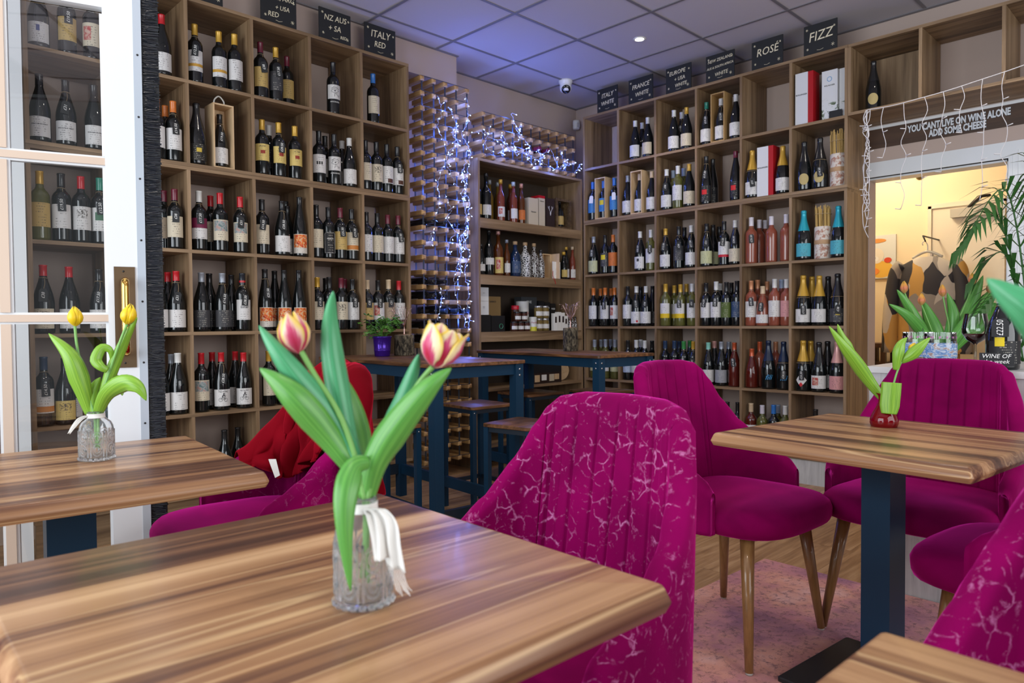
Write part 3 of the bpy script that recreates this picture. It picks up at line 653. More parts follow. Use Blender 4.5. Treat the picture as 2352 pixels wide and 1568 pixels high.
# ------------------------------------------------------------------ shelf units
TH = 0.018
def unit_L(name, label, rows, z_hi, deep=0.375, c0=-2, c1=4, plinth=None):
    X0 = 1.406+0.3517*c0; X1 = 1.406+0.3517*c1
    t = thing(name, label, 'shelf', ((X0+X1)/2, YA, rows[-1]-TH/2 if not plinth else 0), 0, 'red wine shelving', True)
    for z in rows:
        e_ = TH/2 if z in (rows[0], rows[-1]) else -TH/2
        MB().box((X0-e_,YA,z-TH/2), (X1+e_,YA+deep,z+TH/2)).build('shelf_board', son[0], t)
    for i in range(c0, c1+1):
        x = 1.406+0.3517*i
        if i in (c0, c1): MB().box((x-TH/2,YA+0.001,rows[-1]+TH/2), (x+TH/2,YA+deep,rows[0]-TH/2)).build('side_panel', son[2], t)
        else:
            for za, zb in zip(rows, rows[1:]): MB().box((x-TH/2,YA+0.001,zb+TH/2), (x+TH/2,YA+deep,za-TH/2)).build('divider', son[2], t)
    if plinth: MB().box((X0,YA+0.03,0), (X1,YA+0.05,rows[-1]-TH/2)).build('plinth', son[0], t)
    return t
def unit_R(name, label, rows, deep=0.365, c0=0, c1=6, plinth=None, group='white wine shelving'):
    Y0 = 3.818-0.3511*c0; Y1 = 3.818-0.3511*c1
    t = thing(name, label, 'shelf', (XB, (Y0+Y1)/2, rows[-1]-TH/2 if not plinth else 0), 0, group, True)
    for z in rows:
        e_ = TH/2 if z in (rows[0], rows[-1]) else -TH/2
        MB().box((XB,Y1-e_,z-TH/2), (XB+deep,Y0+e_,z+TH/2)).build('shelf_board', son[1], t)
    for i in range(c0, c1+1):
        y = 3.818-0.3511*i
        if i in (c0, c1): MB().box((XB+0.001,y-TH/2,rows[-1]+TH/2), (XB+deep,y+TH/2,rows[0]-TH/2)).build('side_panel', son[2], t)
        else:
            for za, zb in zip(rows, rows[1:]): MB().box((XB+0.001,y-TH/2,zb+TH/2), (XB+deep,y+TH/2,za-TH/2)).build('divider', son[2], t)
    if plinth: MB().box((XB+0.005,Y1,0), (XB+0.025,Y0,rows[-1]-TH/2)).build('plinth', grey_wood, t)
    return t
def zr(r): return ZT - TH/2 - 0.43*r
ROW = [zr(1)+TH/2, zr(2)+0.0004+TH/2, zr(3)-0.02+TH/2, zr(4)-0.02+TH/2, zr(5)-0.02+TH/2, zr(6)-0.02+TH/2]   # top surface of each cubby floor
up = [zr(0), zr(1), zr(2)]; lo = [zr(2)-TH-0.001, zr(3)-0.02, zr(4)-0.02, zr(5)-0.02, zr(6)-0.02]
unit_L('cubby_shelf', 'upper two-row wooden cubby shelf on the left wall, holding red wine', up, ZT)
unit_L('cubby_shelf', 'lower four-row wooden cubby shelf on the left wall, standing on the floor', lo, ZT, plinth=True)
unit_R('cubby_shelf', 'upper two-row wooden cubby shelf on the right wall, below the white wine signs', up)
unit_R('cubby_shelf', 'lower four-row wooden cubby shelf on the right wall, beside the doorway', lo, plinth=True)
# shelf bridging over the doorway
t = thing('bridge_shelf', 'single-row wooden shelf bridging over the doorway', 'shelf', (XB,0.9,2.347), 0, None, True)
for z in (zr(0)-0.002, 2.347): MB().box((XB,0.30,z-TH/2), (XB+0.365,1.7005,z+TH/2)).build('shelf_board', son[1], t)
for y in (1.692, 1.297, 0.892, 0.31): MB().box((XB+0.001,y-TH/2,2.347+TH/2), (XB+0.365,y+TH/2,zr(0)-0.002-TH/2)).build('divider', son[2], t)
MB().box((XB+0.345,1.306,2.356), (XB+0.364,1.681,2.75)).build('back_panel', son[2], t)

# alcove shelf in the corner
t = thing('alcove_shelf', 'wide wooden shelf unit in the corner holding spirits and jars', 'shelf', (4.01,YA,0), 0, None, True)
AX0, AX1, AD = 3.425, 4.59, 0.385
AZ = [2.262, 1.835, 1.425, 1.006, 0.585, 0.17]
for k, z in enumerate(AZ):
    e_ = 0 if k == 0 else TH
    MB().box((AX0+e_,YA+0.004,z-TH), (AX1-e_,YA+AD-(0 if k == 0 else 0.0125),z)).build('shelf_board', son[0], t)
    if 1 <= k <= 3: MB().box((AX0+TH,YA,z-0.072), (AX1-TH,YA+0.018,z-TH)).build('shelf_lip', son[0], t)
for x in (AX0, AX1-TH): MB().box((x,YA+0.001,0.0), (x+TH,YA+AD,AZ[0]-TH)).build('side_panel', son[2], t)
MB().box((AX0+TH,YA+AD-0.012,0.17), (AX1-TH,YA+AD,AZ[0]-TH)).build('back_panel', mat('dark_back_board', (0.06,0.042,0.03), 0.6), t)

# ------------------------------------------------------------------ wooden wine rack
bar_me = None
def bar_mesh():
    m = MB(); w, h, d_ = 0.0175, 0.0165, 0.23
    sec = [(-w,-h*.85),(-w*.85,-h),(w*.85,-h),(w,-h*.85),(w,h*.85),(w*.85,h),(-w*.85,h),(-w,h*.85)]
    vs = []
    for y, s in ((-0.010,0.45),(0.0,1.0),(d_,1.0)): vs += [(a*s, y, b_*s) for a, b_ in sec]
    fs = []
    for i in range(2):
        for k in range(8): fs.append((i*8+k, i*8+(k+1)%8, (i+1)*8+(k+1)%8, (i+1)*8+k))
    fs += [tuple(reversed(range(8))), tuple(16+k for k in range(8))]
    return m.add(vs, fs).mesh('timber_bar', False, pine_y)
bar_me = bar_mesh()
def rack(label, X0, cols, z0, rows, skip=()):
    t = thing('wine_rack', label, 'wine rack', (X0+0.05*(cols-1),3.845,z0-0.02))
    ox = -0.05*(cols-1)
    for r in range(rows):
        for c_ in range(cols):
            if (r, c_) in skip: continue
            inst('timber_bar', bar_me, t, (ox+0.1*c_, 0, 0.1*r+0.02))
    for c_ in range(cols):
        for y in (0.004, 0.222): MB().box((ox+0.1*c_-0.006,y,0), (ox+0.1*c_+0.006,y+0.002,0.1*(rows-1)+0.04)).build('upright_strap', strap, t)
    for r in range(rows):
        MB().box((ox,-0.003,0.1*r+0.0335), (ox+0.1*(cols-1),-0.001,0.1*r+0.0375)).build('cross_strap', strap, t)
    return t
rack('tall timber and steel wine rack draped with blue fairy lights', 2.945, 5, 0.12, 27)
rack('low wide wine rack on top of the corner shelf unit', 3.50, 11, 2.29, 4)

# ------------------------------------------------------------------ fairy lights on the racks
rng = random.Random(5)
wire = mat('clear_light_wire', (0.55,0.60,0.72), 0.3)
bulb_m = mat('cool_white_led', (0.7,0.8,1.0), 0.4, emis=(0.30,0.48,1.0), estr=10)
def fairy(label, strands, loc):
    t = thing('fairy_lights', label, 'string lights', loc, 0, 'blue fairy lights on the wine racks', True)
    W = MB(); B = MB(); spots = []
    for st in strands:
        pts = spline(st, max(6, len(st)*7)); pts = [p + Vector((rng.gauss(0,.006), rng.gauss(0,.004), rng.gauss(0,.006))) for p in pts]
        W.tube(pts, 0.0011, 4)
        for p in pts[1::4]:
            q = p + Vector((rng.uniform(-.022,.022), rng.uniform(-.02,.0), rng.uniform(-.02,.02)))
            W.tube([p, q], 0.0009, 3)
            dq = (q-p).normalized() if (q-p).length > 1e-4 else Vector((0,0,1))
            B.tube([q, q+dq*0.005, q+dq*0.008], 0.0024, 5, 0.0014); spots.append(q)
    W.build('wire', wire, t); o = B.build('led_bulbs', bulb_m, t); tag(o, kind='stuff')
    for q in spots[::4]:
        d = bpy.data.lights.new('led_glow', 'POINT'); d.energy = 0.46; d.color = (0.12,0.22,1.0); d.shadow_soft_size = 0.012
        l_ = bpy.data.objects.new('led_glow', d); C.objects.link(l_); l_.parent = t; l_.location = Vector(q) + Vector((0,-0.012 if len(t.children) % 3 else 0.10,0)) - Vector(loc)
    return t
FY = 3.812
def drop(x, za, zb, n, wob):
    return [(x + rng.uniform(-wob, wob), FY + rng.uniform(-.012,.004), za + (zb-za)*i/(n-1)) for i in range(n)]
st1 = [drop(3.30,2.66,1.95,9,.035), drop(3.17,2.56,2.02,7,.05), drop(3.08,2.62,1.80,9,.06), drop(3.26,2.12,1.40,10,.035), drop(3.31,2.0,1.02,12,.03),
       drop(3.14,1.95,1.55,6,.05), drop(3.02,1.72,1.60,3,.05), drop(3.22,1.7,1.05,8,.05), drop(3.06,1.32,1.1,4,.08), drop(3.28,2.30,1.6,9,.025), drop(3.20,2.45,2.2,5,.06)]
fairy('tangle of blue-white fairy lights hanging down the tall wine rack', st1, (3.15,3.82,2.68))
st2 = [[(3.36+0.1*i, FY+rng.uniform(-.012,.004), 2.40+rng.uniform(-.10,.06)) for i in range(12)], drop(3.52,2.50,2.31,4,.04), drop(3.78,2.64,2.33,6,.05), drop(3.86,2.56,2.30,5,.06),
       [(3.60+0.16*i, FY+rng.uniform(-.01,.004), 2.325+rng.uniform(-.04,.04)) for i in range(6)], drop(3.64,2.47,2.30,4,.05), drop(4.05,2.42,2.28,4,.05), drop(4.3,2.45,2.29,4,.06), drop(4.5,2.36,2.29,3,.05)]
fairy('cluster of blue-white fairy lights along the low rack over the corner shelf', st2, (3.95,3.82,2.29))
# ------------------------------------------------------------------ glazed door on the left
DA = math.radians(-17)
door = struct('door_1', (0.774, 2.534, 0)); del door['_world']; door.rotation_euler = (0,0,DA)
# local x runs along the door (0 = free edge, negative towards the hinges), local y = thickness
ST = 0.125; DH = 2.28
def dbox(name, x0, x1, z0, z1, y0, y1, m, par=door): return MB().box((x0,y0,z0), (x1,y1,z1)).build(name, m, par)
dbox('stile', -0.098, -0.012, 0.02, DH, -0.022, 0.022, white_paint); dbox('stile', -0.80, -0.69, 0.02, DH, -0.022, 0.022, white_paint)
dbox('top_rail', -0.69, -0.098, 2.085, DH, -0.022, 0.022, white_paint); dbox('bottom_rail', -0.69, -0.098, 0.02, 0.20, -0.022, 0.022, white_paint)
BZ = [0.20, 0.655, 1.096, 1.597, 2.085]
for z in BZ[1:4]:
    dbox('glazing_bar', -0.69, -0.098, z-0.011, z+0.011, -0.02, 0.02, cream_paint)
    for s in (-1, 1): dbox('glazing_bead', -0.69, -0.098, z+s*0.0145-0.0035, z+s*0.0145+0.0035, -0.012, 0.012, white_paint)
for z0, z1 in zip(BZ, BZ[1:]): dbox('glazing_bar', -0.384, -0.358, z0+0.018, z1-0.018, -0.02, 0.02, cream_paint)
for z0, z1 in zip(BZ, BZ[1:]):
    for x0, x1 in ((-0.69,-0.384), (-0.358,-0.098)):
        dbox('pane', x0, x1, z0+0.012, z1-0.012, -0.0015, 0.0015, pane_glass)
        for xa in (x0, x1-0.008): dbox('glazing_bead', xa, xa+0.008, z0+0.018, z1-0.018, -0.014, 0.014, white_paint)
e = dbox('edge_strip', -0.012, 0.012, 0.02, DH, -0.024, 0.018, mat('clear_edge_strip', (0.50,0.56,0.63), 0.15, 0.2))
scr = MB().lathe([(0,0.0015),(0.003,0.001),(0.0035,0)], 10).mesh('screw', True, mat('dark_screw', (0.03,0.03,0.03), 0.4, 0.6))
for k in range(11): inst('screw', scr, e, (0.0, -0.0245, 0.15+0.2*k), (PI/2,0,0))
# brush seal: a backing and many bristles
br = dbox('brush_seal', 0.012, 0.062, 0.02, DH, -0.014, 0.014, mat('brush_black', (0.006,0.007,0.009), 0.5))
bb = MB(); rb = random.Random(3)
for k in range(1500):
    z = 0.03 + (DH-0.04)*k/1500; x0 = rb.uniform(0.010,0.03); x1 = rb.uniform(0.045,0.066); dz = rb.uniform(-.006,.006); yy = -0.0155 - rb.uniform(0,.004); w = rb.uniform(.0006,.0016)
    bb.add([(x0,yy,z-w),(x1,yy-rb.uniform(-.002,.002),z+dz-w),(x1,yy,z+dz+w),(x0,yy+.001,z+w)], [(0,1,2,3)])
o = bb.build('bristles', mat('bristle', (0.014,0.017,0.024), 0.3), br); tag(o, kind='stuff')
pl = dbox('handle_plate', -0.080, -0.020, 0.935, 1.262, -0.026, -0.021, brass_old)
MB().tube(spline([(-0.048,-0.026,0.985),(-0.048,-0.055,0.985),(-0.048,-0.075,0.995),(-0.048,-0.078,1.03),(-0.048,-0.078,1.10),(-0.048,-0.078,1.17),(-0.048,-0.075,1.205),(-0.048,-0.055,1.215),(-0.048,-0.026,1.215)], 40), 0.0115, 14).build('pull_handle', brass, pl, True)
for z in (0.95, 1.247): inst('screw', scr, pl, (-0.053,-0.0262,z), (PI/2,0,0))
# white post of the shop front beyond the door
o = MB().box((0.615,3.72,0), (0.668,3.84,2.75)).build('trim_3', white_paint); tag(o, kind='structure')
o = MB().box((0.10,3.70,0), (0.40,3.83,2.75)).build('trim_4', white_paint); tag(o, kind='structure')

# ------------------------------------------------------------------ bottles
PROF = {
 'B': [(0.0,0.004),(0.030,0.0),(0.0365,0.003),(0.0375,0.012),(0.0375,0.185),(0.0365,0.198),(0.031,0.211),(0.022,0.221),(0.0160,0.230),(0.0145,0.240),(0.0140,0.292),(0.0150,0.294),(0.0150,0.300),(0.0,0.300)],
 'U': [(0.0,0.004),(0.034,0.0),(0.0400,0.003),(0.041,0.012),(0.041,0.135),(0.0395,0.152),(0.0345,0.176),(0.0265,0.203),(0.0195,0.226),(0.0155,0.243),(0.0143,0.256),(0.0140,0.290),(0.0152,0.292),(0.0152,0.297),(0.0,0.297)],
 'F': [(0.0,0.004),(0.031,0.0),(0.037,0.003),(0.038,0.012),(0.038,0.135),(0.0365,0.155),(0.0320,0.190),(0.0255,0.225),(0.0195,0.255),(0.0155,0.278),(0.0142,0.292),(0.0140,0.322),(0.0150,0.324),(0.0150,0.330),(0.0,0.330)],
 'C': [(0.0,0.004),(0.037,0.0),(0.0440,0.003),(0.045,0.013),(0.045,0.125),(0.0430,0.145),(0.0375,0.172),(0.0295,0.202),(0.0215,0.232),(0.0172,0.255),(0.0155,0.275),(0.0150,0.292),(0.0165,0.294),(0.0165,0.304),(0.0140,0.309),(0.0,0.310)],
 'S': [(0.0,0.004),(0.034,0.0),(0.0400,0.003),(0.041,0.012),(0.0405,0.085),(0.0380,0.115),(0.0325,0.142),(0.0250,0.168),(0.0180,0.190),(0.0150,0.208),(0.0140,0.225),(0.0140,0.246),(0.0150,0.248),(0.0150,0.253),(0.0,0.253)],
}
CAPZ = {'B': 0.244, 'U': 0.250, 'F': 0.286, 'C': 0.182, 'S': 0.205}
LABZ = {'B': (0.058,0.162), 'U': (0.022,0.108), 'F': (0.02,0.128), 'C': (0.022,0.103), 'S': (0.018,0.072)}
RADB = {'B': .0375, 'U': .041, 'F': .038, 'C': .045, 'S': .041}
CAPC = {'k': (0.015,0.015,0.017), 'r': (0.50,0.012,0.020), 'y': (0.58,0.34,0.045), 'w': (0.66,0.66,0.64), 'o': (0.62,0.17,0.03), 'm': (0.14,0.012,0.03), 'b': (0.03,0.17,0.52), 'g': (0.02,0.22,0.15),
        's': (0.30,0.33,0.38), 'n': (0.02,0.045,0.10), 'p': (0.62,0.33,0.30), 'c': (0.60,0.46,0.30), 'kr': (0.015,0.02,0.028), 'lb': (0.42,0.52,0.68), 'lw': (0.66,0.63,0.70), 't': (0.02,0.36,0.48),
        'cp': (0.55,0.24,0.12), 'dg': (0.04,0.24,0.06), 'mt': (0.22,0.55,0.45), 'or': (0.50,0.09,0.03), 'nb': (0.01,0.02,0.05)}
CAPN = {'k':'black','r':'red','y':'gold','w':'white','o':'orange','m':'maroon','b':'blue','g':'green','s':'silver','n':'navy','p':'pink','c':'cream','kr':'black-and-red','lb':'pale-blue','lw':'pale-lilac','t':'turquoise','cp':'copper','dg':'dark-green','mt':'mint','or':'rust','nb':'midnight-blue'}
LABC = {'white': (0.66,0.65,0.64), 'cream': (0.60,0.53,0.40), 'gold': (0.52,0.36,0.12), 'yellow': (0.62,0.47,0.15), 'charcoal': (0.045,0.045,0.05), 'tan': (0.36,0.27,0.18), 'tiger': (0.62,0.58,0.52), 'black': (0.012,0.012,0.014),
        'blue': (0.05,0.22,0.48), 'lime': (0.52,0.53,0.30), 'orange': (0.60,0.16,0.03), 'olive': (0.08,0.12,0.02), 'navy': (0.03,0.06,0.13), 'teal': (0.07,0.38,0.48), 'pink': (0.60,0.28,0.28), 'grey': (0.30,0.31,0.34), 'lightblue': (0.45,0.55,0.70), 'lilac': (0.42,0.36,0.60), 'dark': (0.015,0.014,0.012)}
GLS = {'dark': mat('dark_bottle_glass', (0.006,0.0075,0.008), 0.06, coat=0.5), 'white': mat('pale_wine_bottle', (0.14,0.14,0.035), 0.06, coat=0.5, trans=0.35), 'rose': mat('rose_wine_bottle', (0.32,0.085,0.05), 0.06, coat=0.5, trans=0.25), 'dkrose': mat('deep_rose_bottle', (0.085,0.010,0.006), 0.06, coat=0.5)}
body_me = {}; cap_me = {}; lab_me = {}
def prof_r(t, z):
    p = [(z_, r_) for r_, z_ in PROF[t][2:-1]]
    return interp(z, p)
for t_ in PROF:
    body_me[t_] = MB().lathe(PROF[t_], 20).mesh('glass', True, GLS['dark'])
    cz = CAPZ[t_]; top = PROF[t_][-1][1]; off = 0.0009
    pr = [(prof_r(t_, cz)+off, cz)] + [(r_+off, z_) for r_, z_ in PROF[t_] if z_ > cz and r_ > 0.001] + [(PROF[t_][-2][0]*0.8, top+off), (0.0, top+off)]
    cap_me[t_] = MB().lathe(pr, 16, cap=False).mesh('capsule', True, GLS['dark'])
    if t_ == 'C':
        cap_me['C'] = MB().lathe([(r_*(1.0+0.012*((i*7) % 3)), z_) for i, (r_, z_) in enumerate(pr)], 16, cap=False).mesh('capsule', True, GLS['dark'])
def arc_label(t, z0, z1, half=1.15, off=0.0009, nu=9):
    r = RADB[t]+off
    def fn(u, v):
        a = -half + 2*half*u; return (r*math.sin(a), -r*math.cos(a), z0+(z1-z0)*v)
    return MB().grid(fn, nu, 2, uv=True)
capm = {k: mat('capsule_'+n.replace('-', '_'), CAPC[k], 0.28 if k not in ('k','kr','nb') else 0.22, 0.25 if k in ('y','s','t','or','cp','p') else 0.0, coat=0.2) for k, n in CAPN.items()}
def label_mat(col, sty):
    key = 'label_%s_%s' % (col, sty)
    if key in MATS: return MATS[key]
    base = LABC[col]; m = mat(key, base, 0.55); nt, b = nodes(m)
    tc = N(nt, 'ShaderNodeTexCoord'); sp = N(nt, 'ShaderNodeSeparateXYZ'); nt.links.new(tc.outputs['UV'], sp.inputs[0]); U, V = sp.outputs[0], sp.outputs[1]
    oi = N(nt, 'ShaderNodeObjectInfo')
    def between(x, a, b_): return math_(nt, 'MULTIPLY', math_(nt, 'GREATER_THAN', x, a), math_(nt, 'LESS_THAN', x, b_))
    lum = sum(base)/3; ink = (0.05,0.05,0.055) if lum > 0.2 else (0.45,0.42,0.36)
    # rows of small print
    cm = N(nt, 'ShaderNodeCombineXYZ'); nt.links.new(math_(nt, 'MULTIPLY', U, 26), cm.inputs[0]); nt.links.new(math_(nt, 'FLOOR', math_(nt, 'MULTIPLY', V, 9)), cm.inputs[1]); nt.links.new(math_(nt, 'MULTIPLY', oi.outputs['Random'], 50), cm.inputs[2])
    nz = noise(nt, cm.outputs[0], 1.0, 1)
    rowm = between(math_(nt, 'FRACT', math_(nt, 'MULTIPLY', V, 9)), 0.3, 0.72)
    txt = math_(nt, 'MULTIPLY', math_(nt, 'MULTIPLY', math_(nt, 'GREATER_THAN', nz, 0.5), rowm), between(U, 0.25, 0.75))
    keep = math_(nt, 'GREATER_THAN', noise(nt, cm.outputs[0], 0.35, 0), 0.46)
    out = mix(nt, math_(nt, 'MULTIPLY', math_(nt, 'MULTIPLY', txt, keep), 0.55), base, ink)
    def band(o_, v0, v1, c_, u0=0.0, u1=1.0): return mix(nt, math_(nt, 'MULTIPLY', between(V, v0, v1), between(U, u0, u1)), o_, c_)
    def art(o_, v0, v1, u0, u1, cols, scale):
        r = ramp(nt, cols); vm = N(nt, 'ShaderNodeTexCoord'); nt.links.new(noise(nt, vm.outputs['UV'], scale, 4, 0.6, 1.0), r.inputs[0])
        return mix(nt, math_(nt, 'MULTIPLY', between(V, v0, v1), between(U, u0, u1)), o_, r.outputs[0])
    if sty == 'goldband': out = band(out, 0.22, 0.36, (0.55,0.30,0.04))
    elif sty == 'landscape': out = art(out, 0.45, 0.95, 0.08, 0.92, [(0.35,(0.10,0.16,0.16)),(0.5,(0.32,0.36,0.36)),(0.6,(0.40,0.25,0.22))], 5)
    elif sty == 'tiger': out = art(out, 0.30, 0.97, 0.03, 0.97, [(0.3,(0.02,0.01,0.01)),(0.42,(0.62,0.05,0.02)),(0.52,(0.75,0.26,0.03)),(0.62,(0.62,0.50,0.38)),(0.7,(0.5,0.03,0.02))], 7)
    elif sty == 'redart': out = art(out, 0.25, 0.85, 0.1, 0.5, [(0.4,(0.42,0.03,0.03)),(0.6,(0.55,0.35,0.28))], 5)
    elif sty in ('picture',): out = art(out, 0.5, 0.88, 0.25, 0.75, [(0.42,(0.08,0.07,0.06)),(0.56,base)], 9)
    elif sty == 'maroontop': out = band(out, 0.52, 1.0, (0.16,0.01,0.05))
    elif sty == 'orangeband': out = band(out, 0.05, 0.28, (0.55,0.20,0.04))
    elif sty == 'darkfoot': out = band(out, 0.04, 0.28, (0.08,0.03,0.02), 0.45, 0.9)
    elif sty == 'yellowfoot': out = band(out, 0.0, 0.30, (0.70,0.48,0.01))
    elif sty == 'redfoot': out = band(out, 0.0, 0.16, (0.5,0.01,0.03))
    elif sty == 'redmark': out = band(out, 0.45, 0.75, (0.62,0.02,0.02), 0.25, 0.65)
    elif sty == 'yellowmark': out = band(out, 0.5, 0.85, (0.70,0.55,0.02), 0.15, 0.6)
    elif sty == 'reddot': out = band(out, 0.08, 0.26, (0.45,0.02,0.03), 0.55, 0.72)
    elif sty == 'altai': out = band(out, 0.42, 0.62, (0.28,0.03,0.015), 0.38, 0.66)
    elif sty == 'goldmark': out = band(out, 0.5, 0.75, (0.55,0.40,0.05), 0.38, 0.62)
    elif sty == 'shield': out = band(out, 0.55, 0.85, (0.03,0.05,0.22), 0.43, 0.57)
    elif sty == 'shieldk': out = band(out, 0.6, 0.85, (0.03,0.03,0.04), 0.40, 0.60)
    elif sty == 'greenring': out = band(out, 0.45, 0.8, (0.05,0.14,0.08), 0.3, 0.7)
    elif sty == 'squares':
        for k in range(3): out = band(out, 0.45, 0.62, (0.02,0.02,0.02), 0.28+0.15*k, 0.38+0.15*k)
    nt.links.new(out, b.inputs['Base Color']); return m
tag_me = MB().add([(-0.016,0,-0.055),(0.016,0,-0.055),(0.016,0,-0.008),(0.009,0,0.002),(-0.009,0,0.002),(-0.016,0,-0.008), (-0.016,0.0014,-0.055),(0.016,0.0014,-0.055),(0.016,0.0014,-0.008),(0.009,0.0014,0.002),(-0.009,0.0014,0.002),(-0.016,0.0014,-0.008)],
                  [(0,1,2,3,4,5),(11,10,9,8,7,6)] + [((i+1)%6, i, 6+i, 6+(i+1)%6) for i in range(6)]).mesh('price_tag', False, slate)
twine = mat('tag_twine', (0.45,0.33,0.19), 0.8)
PRICES = [text_mesh(s, 0.0175, chalk_w, 0.15) for s in ('£25.50', '£19.50', '£12.50', '£38', '£17.50', '£31', '£14.50', '£28.50')]
twine_me = {}
for t_ in PROF:
    zn = CAPZ[t_]-0.012; rn = prof_r(t_, zn)+0.0015
    m_ = MB().tube([(rn*math.cos(a), rn*math.sin(a), zn-0.004*math.sin(a)) for a in [2*PI*k/14 for k in range(15)]], 0.0009, 4)
    m_.tube(spline([(0.006,-rn,zn),(0.008,-rn-0.008,zn-0.02),(0.004,-RADB[t_]*0.9-.004,zn-0.048)], 8), 0.0008, 4)
    twine_me[t_] = m_.mesh('twine', True, twine)
wraps = {}
def wrap_text(body, size, m, t, key, shear=0.0, zc=0.0, dx=0.0):
    k = (body, t, key)
    if k not in wraps:
        me = text_mesh(body, size, m, shear); r = RADB[t]+0.0012
        for v in me.vertices:
            x, y, z = v.co; a = (x+dx)/r; rr = r+z*0.3; v.co = (rr*math.sin(a), -rr*math.cos(a), zc+y)
        wraps[k] = me
    return wraps[k]
ink_k = mat('label_ink', (0.03,0.03,0.04), 0.6); ink_b = mat('blue_print', (0.05,0.30,0.62), 0.4)
lab_cache = {}; redlab = mat('red_print', (0.5,0.01,0.02), 0.5)
ORD = ['first','second','third','fourth','fifth','sixth','seventh','eighth']
ROWN = ['top row','second row','third row','fourth row','fifth row','bottom row']
rb = random.Random(11); pk = 0
def make_bottle(t, cap, g, lab, sty, tg, loc, rz, label, group, cat='wine bottle', name='wine_bottle', sc=1.0, rot=None):
    global pk
    b_ = thing(name, label, cat, loc, rz, group)
    if rot: b_.rotation_euler = rot
    b_.scale = (sc, sc, sc)
    inst('glass', body_me[t], b_, mat=GLS[g]); inst('capsule', cap_me[t], b_, mat=capm[cap])
    if cap == 'kr': 
        MB().lathe([(0.0158,0.252),(0.0162,0.256),(0.0158,0.262)], 16, cap=False).build('capsule_ring', capm['r'], b_, True)
    z0, z1 = LABZ[t]; half = 1.15
    if sty == 'tiger': z0, z1 = 0.02, 0.125
    if sty == 'eye': z0, z1 = 0.085, 0.165
    if sty == 'merlot': z0, z1, half = 0.03, 0.155, 0.9
    if sty == 'altai': z0, z1 = 0.075, 0.165
    if lab == 'gold' and t == 'C': z0, z1, half = 0.05, 0.135, 0.62
    if sty == 'fili' or sty == 'diamond': pass
    if lab != 'none' and sty not in ('fili','diamond','domshield'):
        key = (t, lab, sty)
        if key not in lab_cache: lab_cache[key] = arc_label(t, z0, z1, half).mesh('label', True, label_mat(lab, sty))
        lo_ = inst('label', lab_cache[key], b_)
    if sty == 'domshield':
        m_ = MB(); r_ = RADB[t]+0.001; n = 20
        def fn(u, v_):
            a = 2*PI*u; px_ = 0.030*v_*math.sin(a); pz = 0.036*v_*math.cos(a)*(1.1 if math.cos(a) < 0 else 0.85)
            return (r_*math.sin(px_/r_), -r_*math.cos(px_/r_), 0.075+pz)
        m_.grid(fn, 25, 4).build('label', mat('shield_label', (0.46,0.36,0.15), 0.5), b_, True)
    if sty == 'diamond':
        r_ = RADB[t]+0.0012; P_ = [(0,-.04),(.032,0),(0,.04),(-.032,0)]
        def fn(u, v_):
            x = 0.034*(u+v_-1); z = 0.042*(v_-u); return (r_*math.sin(x/r_), -r_*math.cos(x/r_), 0.068+z)
        MB().grid(fn, 7, 7).build('label', mat('diamond_label', (0.66,0.65,0.64), 0.5), b_, True)
        MB().grid(lambda u, v_: (lambda x, z: ((r_+.0004)*math.sin(x/r_), -(r_+.0004)*math.cos(x/r_), 0.068+z))(0.034*(u*.36+v_*.36-.36), -0.042*0.64+0.042*.36*(v_-u)), 4, 4).build('label_foot', redlab, b_, True)
        inst('lettering', wrap_text('Sepp', 0.016, ink_k, t, 'dp', 0.3, 0.072), b_)
    if sty == 'fili': inst('lettering', wrap_text('fili', 0.046, ink_b, t, 'f', 0.4, 0.075), b_)
    if sty == 'aster': inst('lettering', wrap_text('áster', 0.022, ink_k, t, 'a', 0, 0.125), b_)
    if sty == 'merlot':
        inst('lettering', wrap_text('MERLOT', 0.011, chalk_w, t, 'm', 0, 0.115), b_)
        rr = RADB[t]+0.0014
        pts = [(rr*math.sin(a), -rr*math.cos(a), z) for a, z in [(-0.85,0.035),(-0.4,0.035),(0,.035),(.4,.035),(.85,.035),(.85,.09),(.85,.145),(.5,.152),(0,.153),(-.5,.152),(-.85,.145),(-.85,.09),(-.85,.035)]]
        MB().tube(pts, 0.0007, 4).build('label_border', chalk_w, b_)
    if sty == 'altai': inst('lettering', wrap_text('ALTAI', 0.012, ink_k, t, 'al', 0, 0.152), b_)
    if sty == 'moulin': inst('lettering', wrap_text('MOULIN-À-VENT', 0.0085, ink_k, t, 'mo', 0, 0.075), b_)
    if sty == 'bike':
        rr = RADB[t]+0.0012
        def cyl(x, z): return (rr*math.sin(x/rr), -rr*math.cos(x/rr), z)
        m_ = MB()
        for cx in (-0.013, 0.013): m_.tube([cyl(cx+0.009*math.cos(2*PI*k/12), 0.055+0.009*math.sin(2*PI*k/12)) for k in range(13)], 0.0007, 4)
        m_.tube([cyl(-0.013,0.055),cyl(-0.004,0.068),cyl(0.008,0.067),cyl(0.013,0.055)], 0.0008, 4); m_.tube([cyl(-0.004,0.068),cyl(0.0,0.056),cyl(0.008,0.067)], 0.0008, 4)
        m_.tube([cyl(-0.005,0.070),cyl(0.002,0.082),cyl(0.009,0.072)], 0.003, 5); m_.lathe([(0,0),(0.004,0.004),(0,0.008)], 8, cyl(0.003,0.083))
        m_.build('label_drawing', ink_k, b_); inst('lettering', wrap_text('TALE OF MIST', 0.0075, ink_k, t, 'ta', 0, 0.097), b_)
